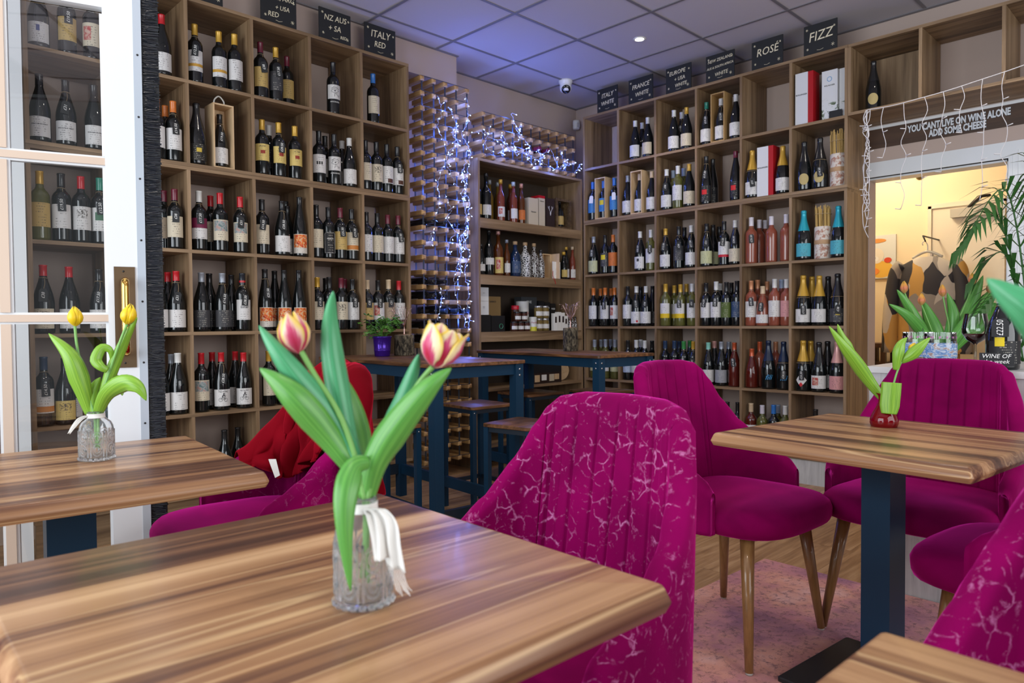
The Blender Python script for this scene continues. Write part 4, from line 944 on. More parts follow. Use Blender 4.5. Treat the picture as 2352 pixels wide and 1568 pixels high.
    if sty == 'eye':
        rr = RADB[t]+0.0012
        def cyl(x, z): return (rr*math.sin(x/rr), -rr*math.cos(x/rr), z)
        m_ = MB(); m_.tube([cyl(x, z) for x, z in ((-0.022,0.128),(-0.012,0.140),(0.004,0.140),(0.024,0.132))], 0.0011, 4); m_.tube([cyl(x, z) for x, z in ((-0.022,0.126),(-0.008,0.119),(0.008,0.121),(0.024,0.131))], 0.0009, 4)
        m_.tube([cyl(x, z) for x, z in ((-0.020,0.143),(-0.006,0.151),(0.012,0.148),(0.026,0.140))], 0.0013, 4); m_.tube([cyl(x, z) for x, z in ((0.0,0.12),(-0.004,0.098))], 0.0010, 4)
        m_.tube([cyl(x, z) for x, z in ((0.004,0.119),(0.014,0.105),(0.024,0.099),(0.027,0.106),(0.021,0.108))], 0.0010, 4); m_.lathe([(0,-.004),(.005,0),(0,.004)], 10, cyl(0.0,0.131))
        m_.build('label_drawing', ink_k, b_); inst('lettering', wrap_text('AMON-RA', 0.012, chalk_w, t, 'am', 0, 0.068), b_)
    if tg:
        inst('twine', twine_me[t], b_)
        zn = CAPZ[t]-0.058; rr = max(RADB[t]*0.9, prof_r(t, zn-0.05))+0.005; pt = inst('price_tag', tag_me, b_, (0.004, -rr, zn), (0,0,rb.uniform(-.25,.25)), mat=slate if tg == 1 else paper_w)
        pt.rotation_euler[1] = rb.uniform(-.15,.15)
        if tg == 1:
            pk += 1; inst('lettering', PRICES[pk % len(PRICES)], pt, (0,-0.0008,-0.027), (PI/2,0,0)).rotation_euler = (Matrix.Rotation(PI/2,3,'X') @ Matrix.Rotation(PI/2,3,'Z')).to_euler()
    return b_
GN = {'dark': 'dark', 'white': 'pale', 'rose': 'rosé', 'dkrose': 'deep rosé'}
byc = {}
for e in BOTTLES: byc.setdefault((e[0], e[1], e[2]), []).append(e)
for (u, r_, c_), lst in byc.items():
    lst.sort(key=lambda e: e[3] if u == 'L' else -e[3])
    for k, (u, r_, c_, a, dd, t, cap, g, lab, sty, tg) in enumerate(lst):
        z = ROW[r_] + 0.0005
        if u == 'L': loc = (a, YA+dd, z); rz = math.radians(rb.uniform(-22,-6)); coln = ['one','two','three','four','five','six'][c_+2]; side = 'left shelves'
        else: loc = (XB+dd, a, z); rz = math.radians(-90+rb.uniform(6,24)); coln = ['one','two','three','four','five','six'][c_]; side = 'right shelves'
        n_ = '' if len(lst) == 1 else ORD[k]+' bottle, '
        ln = '' if lab in ('none','dark') or sty == 'fili' else (('orange picture' if lab == 'tiger' else lab)+' label, ')
        if sty == 'fili': ln = 'blue script, '
        nm = '%s-capped %s bottle, %s%s%s, column %s, %s' % (CAPN[cap], GN[g] + (' sparkling' if t == 'C' else ''), ln, n_, ROWN[r_], coln, side)
        make_bottle(t, cap, g, lab, sty, tg, loc, rz, nm, 'bottles on the %s' % side, 'bottle', 'sparkling_bottle' if t == 'C' else 'wine_bottle', 1.055+rb.uniform(-.015,.02))
# the champagne bottle alone on the bridge shelf, and laid-down bottles in the rack
make_bottle('C', 'k', 'dark', 'gold', 'domshield', 0, (XB+0.10,1.585,2.3565), math.radians(-75), 'dark sparkling bottle with cream shield label alone over the doorway', None, 'bottle', 'sparkling_bottle')
RB = [(0,16,'k',0),(1,16,'k',1),(2,16,'k',0),(3,16,'k',0),(0,12,'k',0),(1,12,'k',0),(0,11,'k',1),(1,11,'k',0),(1,10,'n',0),(2,10,'n',0),(3,10,'n',0),(0,9,'k',0),(1,9,'k',0),(3,8,'b',0),(0,8,'n',0)]
for (cc, rr, cap, tg) in RB:
    make_bottle('B', cap, 'dark', 'white', 'plain', 0, (2.995+0.1*cc, 4.10, 0.12+0.1*rr+0.0385), 0, 'dark wine bottle lying in slot %s, level %s of the tall rack, neck outwards' % (['one','two','three','four'][cc], ['','','','','','','','','nine','ten','eleven','twelve','thirteen','','','','seventeen'][rr]), 'bottles lying in the tall rack', 'bottle', 'wine_bottle', 1.0, (PI/2,0,0))
for k, (x, zz) in enumerate(((4.12,2.33),(4.02,2.33))):
    make_bottle('B', 'm', 'dkrose', 'white', 'plain', 0, (x+0.03,4.10,2.29+0.1*1+0.0385), 0, 'wine bottle lying in the low rack, %s' % ('nearer the room corner' if k == 0 else 'further from the room corner'), 'bottles lying in the low rack', 'bottle', 'wine_bottle', 1.0, (PI/2,0,0))
# ------------------------------------------------------------------ gift boxes on the wine shelves
def crate_box(name, label, loc, w, d_, h, front, handle=False, m=None):
    # open-fronted wooden bottle crate; front = 'y' (opens towards -y) or 'x' (opens towards -x)
    m = m or crate; t = thing(name, label, 'box', loc, 0 if front == 'y' else -PI/2, 'wooden bottle boxes'); q = 0.008
    MB().box((-w/2,0,0), (w/2,d_,q)).build('base_board', m, t); MB().box((-w/2,0,h-q), (w/2,d_,h)).build('top_board', m, t)
    for s in (-1, 1): MB().box((s*w/2-(q if s > 0 else 0),0,q), (s*w/2+(q if s < 0 else 0),d_,h-q)).build('side_board', m, t)
    MB().box((-w/2+q,d_-q,q), (w/2-q,d_,h-q)).build('back_board', m, t)
    if handle: MB().tube(spline([(-0.025,d_*.5,h),(-0.026,d_*.5,h+.03),(0,d_*.5,h+.055),(0.026,d_*.5,h+.03),(0.025,d_*.5,h)], 16), 0.004, 8).build('rope_handle', mat('white_rope', (0.7,0.68,0.62), 0.8), t, True)
    return t
e8 = 0.0005
crate_box('bottle_crate', 'pine bottle box with white rope handle on the left shelves', (1.600,YA+0.015,ROW[1]+e8), 0.112, 0.115, 0.345, 'y', True)
make_bottle('U','k','dark','white','plain',1,(1.600,YA+0.070,ROW[1]+0.0095),math.radians(-10),'dark wine bottle with price tag inside the rope-handled pine box',None,'bottle',sc=0.98)
crate_box('bottle_crate', 'open pine box around a bottle, top row of the right shelves', (XB+0.005,2.595,ROW[0]+e8), 0.108, 0.115, 0.345, 'x', m=wood('golden_crate_wood', 2, [(0.3,(0.30,0.17,0.06)),(0.6,(0.45,0.28,0.11)),(0.8,(0.52,0.34,0.15))], 3, 30, 0.6))
crate_box('bottle_crate', 'open pine box around a bottle, second row column one, right shelves', (XB+0.005,3.655,ROW[1]+e8), 0.108, 0.115, 0.335, 'x')
crate_box('bottle_crate', 'open pine box around a bottle, second row column two, right shelves', (XB+0.005,3.297,ROW[1]+e8), 0.108, 0.115, 0.335, 'x')
o = MB().box((1.13,YA+0.03,ROW[5]+e8), (1.35,YA+0.30,ROW[5]+0.12)).build('flat_pine_box', crate); tag(o, 'flat pale pine box on the bottom row of the left shelves', 'box')
o = MB().box((0.975,YA+0.05,ROW[4]+e8), (1.04,YA+0.12,ROW[4]+0.155)).build('gift_box', mat('teal_card', (0.03,0.075,0.10), 0.5)); tag(o, 'dark teal gift box seen through the door glass, left shelves', 'box')

red_card = mat('red_card', (0.42,0.006,0.012), 0.4); white_card = mat('white_card', (0.68,0.69,0.72), 0.45)
def champ_box(y0, y1, row, label):
    t = thing('champagne_box', label, 'box', (XB+0.02,(y0+y1)/2,ROW[row]+e8), 0, 'white and red tall boxes', True)
    h = 0.335; z = ROW[row]+e8
    MB().box((XB+0.02,y0,z), (XB+0.12,y1,z+h)).build('sleeve', white_card, t)
    MB().box((XB+0.022,y0-0.034,z), (XB+0.12,y0-0.0005,z+h)).build('red_side', red_card, t)
    me = text_mesh('BOLLINGER', 0.014, ink_k)
    o = inst('lettering', me, t, (-0.001-0.0, 0.0, h*0.58)); o.rotation_euler = (Matrix.Rotation(-PI/2,3,'Z') @ Matrix.Rotation(PI/2,3,'X')).to_euler()
champ_box(1.958, 2.040, 0, 'tall white and red box on the top row of the right shelves')
champ_box(2.225, 2.304, 1, 'tall white and red box between gold-topped bottles, right shelves')
floral = mat('white_floral_card', (0.68,0.69,0.70), 0.45); nt, b = nodes(floral)
gz = N(nt, 'ShaderNodeSeparateXYZ'); tcn = N(nt, 'ShaderNodeTexCoord'); nt.links.new(tcn.outputs['Generated'], gz.inputs[0])
rr_ = ramp(nt, [(0.52,(0.68,0.69,0.70)),(0.56,(0.10,0.16,0.06)),(0.64,(0.03,0.03,0.03)),(0.66,(0.6,0.6,0.6))]); nt.links.new(noise(nt, coords(nt,'Object'), 22, 4, 0.6, 0.8), rr_.inputs[0])
msk = ramp(nt, [(0.30,(1,1,1)),(0.45,(0.0,0.0,0.0))]); nt.links.new(gz.outputs[2], msk.inputs[0])
nt.links.new(mix(nt, msk.outputs[0], (0.68,0.69,0.70), rr_.outputs[0]), b.inputs['Base Color'])
for k, (ya, yb, dx) in enumerate(((1.775,1.872,0.03),(1.728,1.771,0.05))):
    t = thing('champagne_box', 'white floral box with dark flowers, %s, top row of the right shelves' % ('the wider one' if k == 0 else 'the half-hidden one behind'), 'box', (XB+dx,(ya+yb)/2,ROW[0]+e8), 0, 'white floral boxes', True)
    z = ROW[0]+e8; MB().box((XB+dx,ya,z), (XB+dx+0.1,yb,z+0.31)).build('carton', floral, t)
    if k == 0:
        o = inst('lettering', text_mesh('POL ROGER', 0.012, ink_k), t, (-0.001,0.0,0.215)); o.rotation_euler = (Matrix.Rotation(-PI/2,3,'Z') @ Matrix.Rotation(PI/2,3,'X')).to_euler()
        MB().tube([(XB+dx-0.001, (ya+yb)/2+0.014*math.cos(2*PI*j/16), z+0.255+0.014*math.sin(2*PI*j/16)) for j in range(17)], 0.0015, 4).build('emblem', ink_b, t)
        MB().box((XB+dx-0.004,ya-0.03,z+0.002), (XB+dx-0.002,ya+0.05,z+0.05)).build('price_card', slate, t)
straw = mat('straw', (0.50,0.33,0.11), 0.8); rs = random.Random(2)
toile = mat('red_toile_paper', (0.66,0.60,0.54), 0.6); nt, b = nodes(toile)
rr_ = ramp(nt, [(0.5,(0.66,0.60,0.54)),(0.6,(0.40,0.20,0.14))]); nt.links.new(noise(nt, coords(nt,'Object'), 38, 4, 0.6, 0.5), rr_.inputs[0]); nt.links.new(rr_.outputs[0], b.inputs['Base Color'])
def straw_bundle(y, row, label, hh=0.36, dx=0.075):
    t = thing('straw_bottle_sleeve', label, 'gift wrap', (XB+dx,y,ROW[row]+e8), 0, 'straw bottle sleeves')
    MB().lathe([(0.0,0),(0.05,0),(0.052,0.01),(0.052,0.20),(0.049,0.21),(0.0,0.21)], 24).build('paper_band', toile, t, True)
    MB().lathe([(0.0525,0.095),(0.0535,0.10),(0.0535,0.118),(0.0525,0.123)], 24, cap=False).build('ribbon', mat('tan_ribbon', (0.45,0.28,0.15), 0.6), t, True)
    m_ = MB()
    for k in range(70):
        a = rs.uniform(0,2*PI); r_ = 0.048*math.sqrt(rs.uniform(0.1,1)); x, y_ = r_*math.cos(a), r_*math.sin(a)
        m_.tube([(x,y_,0.19), (x*1.05+rs.uniform(-.004,.004), y_*1.05+rs.uniform(-.004,.004), hh+rs.uniform(-.03,.005))], 0.0032, 4)
    tag(m_.build('straw_stalks', straw, t), kind='stuff')
    MB().tube([(0.052*math.cos(2*PI*k/16), 0.052*math.sin(2*PI*k/16), 0.29) for k in range(17)], 0.0014, 4).build('twine', twine, t)
straw_bundle(1.782, 1, 'straw sleeve in red toile paper beside shield-labelled bottles, second row')
straw_bundle(1.880, 2, 'straw sleeve in red toile paper between turquoise-topped bottles, third row', 0.345)

# ------------------------------------------------------------------ chalk signs on top of the shelving
def star(m, x, z, s):
    for k in range(3):
        a = PI*k/3+0.3; m.tube([(x-s*math.cos(a), -0.0062, z-s*math.sin(a)), (x+s*math.cos(a), -0.0062, z+s*math.sin(a))], 0.0011, 4)
def chalk_sign(label, loc, rz, w, h, lines, tilt=0.0):
    t = thing('chalkboard_sign', label, 'sign', loc, rz, 'chalkboard signs on the shelves'); t.rotation_euler = (0, tilt, rz)
    MB().box((-w/2,-0.004,0.0), (w/2,0.004,h)).build('board', slate, t)
    n = len(lines)
    for k, (tx, sz, dx, dz) in enumerate(lines):
        o = inst('lettering', text_mesh(tx, sz, chalk, 0.2, sx=0.9), t, (dx, -0.0048, h*dz)); o.rotation_euler = (PI/2, math.radians(-3), 0)
    for x, z, s in ((w*0.38, h*0.18, 0.011), (-w*0.4, h*0.85, 0.008), (-w*0.38, h*0.2, 0.008), (w*0.42, h*0.78, 0.007)):
        m_ = MB(); star(m_, x, z, s); m_.build('chalk_star', chalk, t)
    MB().tube([(-0.02,-0.0052,h*0.12),(0.0,-0.0052,h*0.10),(0.02,-0.0052,h*0.13)], 0.0011, 4).build('chalk_underline', chalk, t)
SL = [(1.50,0.21,[('RED',0.045,0,0.3)],'black chalk sign cut off by the picture top, first on left shelves'),
      (1.926,0.215,[('CHILE, ARG',0.040,0.0,0.82),('+ USA',0.036,0.02,0.52),('RED',0.040,-0.035,0.27)],'black chalk sign reading CHILE, ARG + USA RED'),
      (2.287,0.215,[('NZ AUS',0.048,0,0.74),('+ SA',0.048,-0.005,0.42),('RED',0.026,0.055,0.2)],'black chalk sign reading NZ AUS + SA RED'),
      (2.611,0.232,[('ITALY',0.062,0.0,0.70),('RED',0.052,-0.005,0.36)],'black chalk sign reading ITALY RED')]
for x, w, ln, lb in SL: chalk_sign(lb, (x,YA+0.015,ZT+0.0005), 0.0, w, 0.185, ln, 0.0)
SR = [(3.58,0.205,[('ITALY',0.050,0,0.68),('WHITE',0.046,0,0.36)],'black chalk sign reading ITALY WHITE'),
      (3.256,0.225,[('FRANCE',0.048,0,0.66),('WHITE',0.044,0.01,0.34)],'black chalk sign reading FRANCE WHITE'),
      (2.918,0.215,[('EUROPE',0.042,-0.01,0.76),('+ USA',0.038,0.01,0.5),('WHITE',0.036,0.02,0.26)],'black chalk sign reading EUROPE + USA WHITE'),
      (2.579,0.22,[('NEW ZEALAND',0.030,0,0.78),('AUS & SOUTH AFRICA',0.023,0,0.53),('WHITE',0.036,0.01,0.25)],'black chalk sign listing NEW ZEALAND, AUS and SOUTH AFRICA WHITE'),
      (2.23,0.218,[('ROSÉ',0.072,0,0.58)],'black chalk sign reading ROSÉ'), (1.876,0.21,[('FIZZ',0.085,0,0.58)],'black chalk sign reading FIZZ')]
for y, w, ln, lb in SR: chalk_sign(lb, (XB+0.015,y,ZT+0.0005), -PI/2, w, 0.19, ln)

# ------------------------------------------------------------------ sign board and icicle lights over the doorway
t = thing('wall_sign', 'dark wooden sign reading YOU CANT LIVE ON WINE ALONE ADD SOME CHEESE', 'sign', (XW-0.013,1.14,2.19))
dkw = wood('dark_sign_wood', 1, [(0.3,(0.025,0.012,0.006)),(0.5,(0.06,0.028,0.014)),(0.75,(0.11,0.055,0.028))], 1.5, 14, 0.5)
MB().box((0.0,-0.56,-0.001), (0.012,0.56,0.122)).build('plank', dkw, t)
MB().box((-0.002,-0.56,0.1222), (0.012,0.56,0.140)).build('white_edge', white_paint, t)
rot = (Matrix.Rotation(-PI/2,3,'Z') @ Matrix.Rotation(PI/2,3,'X')).to_euler()
wl = mat('sign_white_letter', (0.66,0.70,0.76), 0.6)
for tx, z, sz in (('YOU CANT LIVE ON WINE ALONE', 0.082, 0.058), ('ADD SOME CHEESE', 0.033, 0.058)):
    o = inst('lettering', text_mesh(tx, sz, wl, sx=0.60, bold=0.0022), t, (-0.0012, 0.056, z)); o.rotation_euler = rot
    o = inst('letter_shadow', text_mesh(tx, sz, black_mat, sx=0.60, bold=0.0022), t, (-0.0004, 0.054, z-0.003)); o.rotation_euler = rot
t = thing('icicle_lights', 'white icicle string lights hanging across the doorway shelf', 'string lights', (XB-0.01,1.2,2.35), 0, None, True)
wcab = mat('white_cable', (0.72,0.70,0.72), 0.5); IX = XB-0.012; ri = random.Random(9)
top_pts = [(IX,1.58,2.348),(IX,1.52,2.343),(IX,1.42,2.342),(IX,1.30,2.350),(IX,1.15,2.362),(IX,1.0,2.382),(IX,0.88,2.398),(IX,0.72,2.42),(IX,0.5,2.42)]
MB().tube(spline(top_pts, 50), 0.0026, 6).build('main_cable', wcab, t, True)
for y, L_ in ((1.49,0.30),(1.38,0.62),(1.27,0.62),(1.175,0.45),(1.085,0.26),(0.985,0.66),(0.885,0.80),(0.75,0.5),(0.62,0.7)):
    n = max(4, int(L_/0.07)); z0 = interp(-y, [(-p[1], p[2]) for p in top_pts])
    pts = [(IX+ri.uniform(-.006,.004), y+ri.uniform(-.016,.016), z0-L_*k/n) for k in range(n+1)]; pts[0] = (IX,y,z0)
    m_ = MB().tube(spline(pts, n*4), 0.0020, 5)
    for p in pts[2::2]: m_.tube([p, (p[0]-0.01, p[1]+ri.choice((-1,1))*0.028, p[2]+0.005)], 0.0028, 5)
    m_.build('icicle_strand', wcab, t, True)
m_ = MB()
for s in range(5):
    pts = [(IX-0.004+ri.uniform(-.008,.006), 1.585+ri.uniform(-.022,.02), 2.345-0.75*k/12*(0.75+0.07*s)) for k in range(13)]
    m_.tube(spline(pts, 48), 0.0022, 5)
    for p in pts[2::3]: m_.tube([p, (p[0]-0.01, p[1]+ri.choice((-1,1))*0.03, p[2]+0.004)], 0.0028, 5)
m_.build('cable_bundle', wcab, t, True)

# ------------------------------------------------------------------ spirits, boxes and jars on the corner shelf
def lathe_bottle(label, prof, x, z, body, capc=None, caph=0.03, lab=None, labz=None, yy=0.10, group='spirit bottles in the corner shelf', name='spirit_bottle'):
    t = thing(name, label, 'bottle', (x,YA+yy,z+e8), math.radians(-18), group)
    MB().lathe(prof, 20).build('glass', body, t, True)
    top = prof[-1][1]; r_ = prof[-2][0]
    if capc is not None: MB().lathe([(0,top-0.0),(r_+0.002,top),(r_+0.0025,top+caph-0.002),(r_+0.001,top+caph),(0,top+caph)], 14).build('stopper', capc, t, True)
    if lab:
        R_ = prof[2][0]+0.001
        def fn(u, v):
            a = -1.1+2.2*u; return (R_*math.sin(a), -R_*math.cos(a), labz[0]+(labz[1]-labz[0])*v)
        MB().grid(fn, 9, 2, uv=True).build('label', lab, t, True)
    return t
amber = mat('amber_spirit_glass', (0.11,0.03,0.006), 0.06, coat=0.4, trans=0.2); pinkgl = mat('blush_wine_glass', (0.17,0.035,0.02), 0.06, coat=0.4)
inkblue = mat('ink_blue_glass', (0.008,0.022,0.06), 0.08, coat=0.4); ceramic = mat('patterned_white_ceramic', (0.6,0.6,0.6), 0.3)
nt, b = nodes(ceramic); vo = N(nt, 'ShaderNodeTexVoronoi', feature='DISTANCE_TO_EDGE'); vo.inputs['Scale'].default_value = 55; nt.links.new(coords(nt,'Object'), vo.inputs['Vector'])
rr_ = ramp(nt, [(0.10,(0.62,0.62,0.63)),(0.16,(0.03,0.03,0.035))]); nt.links.new(vo.outputs['Distance'], rr_.inputs[0]); nt.links.new(rr_.outputs[0], b.inputs['Base Color'])
patdark = mat('patterned_dark_glass', (0.05,0.03,0.02), 0.1, coat=0.4); nt, b = nodes(patdark); vo = N(nt, 'ShaderNodeTexVoronoi', feature='DISTANCE_TO_EDGE'); vo.inputs['Scale'].default_value = 60; nt.links.new(coords(nt,'Object'), vo.inputs['Vector'])
rr_ = ramp(nt, [(0.06,(0.5,0.5,0.5)),(0.10,(0.035,0.02,0.015))]); nt.links.new(vo.outputs['Distance'], rr_.inputs[0]); nt.links.new(rr_.outputs[0], b.inputs['Base Color'])
cork = mat('cork_stopper', (0.50,0.33,0.18), 0.8)
sB = 1.16
tall = [(0,0),(0.031,0),(0.034,0.01),(0.034,0.17),(0.028,0.19),(0.014,0.215),(0.0125,0.27),(0,0.27)]
slim = [(0,0),(0.026,0),(0.028,0.008),(0.028,0.155),(0.023,0.175),(0.0125,0.20),(0.0115,0.245),(0,0.245)]
gin = [(0,0),(0.036,0),(0.040,0.012),(0.040,0.125),(0.036,0.148),(0.020,0.172),(0.0145,0.182),(0.0145,0.215),(0,0.215)]
small = [(0,0),(0.024,0),(0.027,0.008),(0.028,0.10),(0.022,0.125),(0.0125,0.15),(0.0115,0.175),(0,0.175)]
tall, slim, gin, small = [[(r_*1.1, z_*sB) for r_, z_ in p_] for p_ in (tall, slim, gin, small)]
z1, z2, z3 = AZ[1], AZ[2], AZ[3]
W, Cr, Gd = label_mat('white','plain'), label_mat('cream','plain'), label_mat('gold','plain')
GW = mat('gold_wine_glass', (0.20,0.12,0.018), 0.06, coat=0.4, trans=0.3)
T1 = [(3.50,'dark round-labelled bottle at the left end, top of the corner shelf',tall,GLS['dark'],'k',Gd,.10),(3.575,'tall black bottle with white diamond label, top of the corner shelf',tall,GLS['dark'],'k',W,.08),
      (3.665,'slim golden wine bottle with silver cap, top of the corner shelf',slim,GW,'s',None,.14),(3.715,'gold-capped bottle with a red and white label, top of the corner shelf',slim,pinkgl,'y',label_mat('white','redart'),.07),
      (3.77,'silver-capped slim bottle third row back, top of the corner shelf',slim,GW,'s',None,.16),(3.815,'gold-capped slim bottle at the back, top of the corner shelf',slim,GW,'y',None,.20),
      (3.85,'white-capped blush bottle with white label, top of the corner shelf',slim,pinkgl,'lb',W,.07),(3.895,'gold-capped amber bottle behind the blush one, top of the corner shelf',slim,amber,'y',W,.15),(3.945,'pink-capped amber bottle with orange label, top of the corner shelf',slim,amber,'p',label_mat('orange','plain'),.08)]
for x, lb, pr, bd, cp, lbm, yy in T1: lathe_bottle(lb, pr, x, z1, bd, capm[cp], 0.032, lbm, (0.035,0.11), yy)
T2 = [(3.52,'small dark bottle at the left end, middle of the corner shelf',small,GLS['dark'],capm['k'],W,(0.03,0.08),.08),(3.60,'black liqueur bottle with white label, middle of the corner shelf',tall,GLS['dark'],capm['k'],W,(0.08,0.13),.08),
      (3.695,'amber bottle with copper cap and yellow label, middle of the corner shelf',tall,amber,capm['p'],label_mat('yellow','redart'),(0.02,0.14),.08),(3.785,'small amber bottle with white oval label, middle of the corner shelf',[(r_*0.85,z_*0.9) for r_,z_ in slim],amber,capm['s'],W,(0.03,0.10),.08),
      (3.875,'round-shouldered ink-blue gin bottle, middle of the corner shelf',gin,inkblue,cork,label_mat('navy','plain'),(0.03,0.12),.08),(3.985,'white bottle with black pattern, middle of the corner shelf',gin,ceramic,cork,None,None,.08),
      (4.085,'dark bottle with pale lace pattern, middle of the corner shelf',[(r_*0.85,z_) for r_,z_ in gin],patdark,cork,None,None,.08),(4.155,'short dark patterned bottle, middle of the corner shelf',small,patdark,capm['k'],None,None,.07),
      (4.43,'short bottle with yellow label, middle of the corner shelf',small,GLS['dark'],capm['y'],label_mat('yellow','plain'),(0.02,0.08),.07),(4.485,'gold-topped slim bottle with white label, middle of the corner shelf',[(r_*0.8,z_*0.88) for r_,z_ in slim],GLS['dark'],capm['y'],W,(0.02,0.09),.09),
      (4.552,'gold-topped pink bottle at the right end, middle of the corner shelf',[(r_*0.82,z_*0.9) for r_,z_ in slim],pinkgl,capm['c'],W,(0.02,0.09),.08)]
for x, lb, pr, bd, cp, lbm, lz, yy in T2: lathe_bottle(lb, pr, x, z2, bd, cp, 0.025, lbm, lz, yy)
def carton(name, label, x0, x1, y0, d_, z, h, m, txt=None, tz=0.6, ts=0.014, tm=None, cat='box', group=None):
    t = thing(name, label, cat, ((x0+x1)/2,YA+y0,z+e8), 0, group)
    w = x1-x0; MB().box((-w/2,0,0), (w/2,d_,h)).build('carton', m, t)
    if txt:
        o = inst('lettering', text_mesh(txt, ts, tm or ink_k), t, (0,-0.0008,h*tz)); o.rotation_euler = (PI/2,0,0)
    return t
creamc = mat('cream_card', (0.55,0.47,0.34), 0.5); brownc = mat('dark_brown_card', (0.03,0.016,0.013), 0.4)
carton('whisky_box', 'tall cream box next to the blush bottles, top of the corner shelf', 4.00,4.105,0.05,0.10,z1,0.215,creamc,'Selection',0.5,0.015)
t = carton('whisky_box', 'cream box with red top beside the cream one, top of the corner shelf', 4.115,4.185,0.05,0.09,z1,0.245,creamc,'Dalmore',0.82,0.013); MB().box((-0.0352,-0.0003,0.225),(0.0352,0.09,0.2455)).build('red_band', red_card, t)
t = carton('whisky_box', 'dark brown box with a pale stag head, top of the corner shelf', 4.20,4.30,0.05,0.10,z1,0.235,brownc)
m_ = MB()
for s in (-1, 1):
    m_.tube(spline([(0,-0.001,0.12),(s*0.012,-0.001,0.14),(s*0.018,-0.001,0.155),(s*0.013,-0.001,0.172)], 10), 0.0018, 4); m_.tube([(s*0.016,-0.001,0.148),(s*0.027,-0.001,0.158),(s*0.028,-0.001,0.17)], 0.0014, 4)
m_.add([(-0.009,-0.001,0.122),(0.009,-0.001,0.122),(0.003,-0.001,0.098),(-0.003,-0.001,0.098)], [(0,1,2,3)]); m_.build('stag_emblem', mat('silver_print', (0.6,0.58,0.55), 0.4), t)
t = thing('presentation_box', 'ornate window box around a bottle at the right end, top of the corner shelf', 'box', (4.415,YA+0.05,z1+e8))
frm = wood('burl_frame', 0, [(0.3,(0.03,0.018,0.01)),(0.5,(0.10,0.06,0.028)),(0.7,(0.22,0.15,0.07))], 30, 30, 0.4)
for a_, b_ in (((-0.095,0,0),(-0.07,0.11,0.25)),((0.07,0,0),(0.095,0.11,0.25)),((-0.07,0,0),(0.07,0.11,0.022)),((-0.07,0,0.228),(0.07,0.11,0.25)),((-0.07,0.1,0.022),(0.07,0.11,0.228))): MB().box(a_, b_).build('frame_board', frm, t)
lathe_bottle('gold-labelled dark bottle inside the ornate window box, corner shelf', [(r_*0.9,z_*0.62) for r_,z_ in tall], 4.415, z1+0.022, GLS['dark'], capm['k'], 0.02, Gd, (0.02,0.09), 0.10, None)
t = crate_box('bottle_crate', 'small open pine box behind the white leaflet, corner shelf', (4.225,YA+0.07,z2+e8), 0.10, 0.10, 0.20, 'y')
MB().box((0.0515,-0.085,0.0), (0.0585,0.0,0.20)).build('open_lid', crate, t)
t = carton('leaflet', 'white leaflet card with red tassel standing on the corner shelf', 4.235,4.325,0.015,0.004,z2,0.135,paper_w,cat='card')
o = inst('lettering', text_mesh('..........\n..........\n..........\n..........', 0.014, ink_k), t, (0,-0.0008,0.06)); o.rotation_euler = (PI/2,0,0)
MB().tube(spline([(-0.045,-0.002,0.06),(-0.05,-0.006,0.02),(-0.04,-0.018,-0.02),(-0.036,-0.02,-0.045)], 14), 0.0022, 5).build('red_tassel', red_card, t)
# jars, tins and packets on the third shelf
glassjar = mat('dark_preserve', (0.05,0.014,0.008), 0.08, coat=0.5); olive = mat('olive_jar', (0.16,0.11,0.03), 0.08, coat=0.5)
def jar(label, x, y0, z, r_, h, body, lid, lab, group):
    t = thing('preserve_jar', label, 'jar', (x,YA+y0,z+e8), math.radians(-18), group)
    MB().lathe([(0,0),(r_*.9,0),(r_,0.006),(r_,h*.78),(r_*.85,h*.86),(r_*.85,h*.88),(0,h*.88)], 18).build('glass', body, t, True)
    MB().lathe([(r_*.88,h*.84),(r_*.92,h*.86),(r_*.92,h*.99),(r_*.88,h),(0,h)], 18, cap=False).build('lid', lid, t, True)
    if lab:
        R_ = r_+.001
        MB().grid(lambda u, v: (R_*math.sin(-1.0+2*u), -R_*math.cos(-1.0+2*u), h*(.2+.35*v)), 8, 2, uv=True).build('label', lab, t, True)
silver_lid = mat('silver_lid', (0.5,0.5,0.52), 0.25, 0.8); redlid = mat('red_lid', (0.5,0.01,0.03), 0.3); blacklid = capm['k']
G = 'jars on the third level of the corner shelf'
for k, x in enumerate((3.835,3.905,3.975)): jar('small dark jar with black lid, %s of three in a row, corner shelf' % ['first','second','last'][k], x, 0.06, z3, 0.029, 0.075, glassjar, blacklid, W, G)
for k, x in enumerate((3.872,3.945)): jar('small dark jar stacked on the row of three, %s one, corner shelf' % ['left','right'][k], x, 0.06, z3+0.0762, 0.029, 0.075, glassjar, blacklid, W, G)
jar('red-lidded jar on top of the stacked dark jars, corner shelf', 3.905, 0.115, z3, 0.034, 0.20, glassjar, redlid, None, G)
for k, x in enumerate((4.115,4.19)):
    for s in range(2): jar('silver-lidded olive jar, %s stack, %s one, corner shelf' % (['left','right'][k], ['lower','upper'][s]), x, 0.065, z3+s*0.1002, 0.035, 0.099, olive, silver_lid, W, G)
tin_w = mat('white_tin', (0.62,0.62,0.60), 0.3); tin_y = mat('yellow_tin', (0.55,0.50,0.03), 0.35)
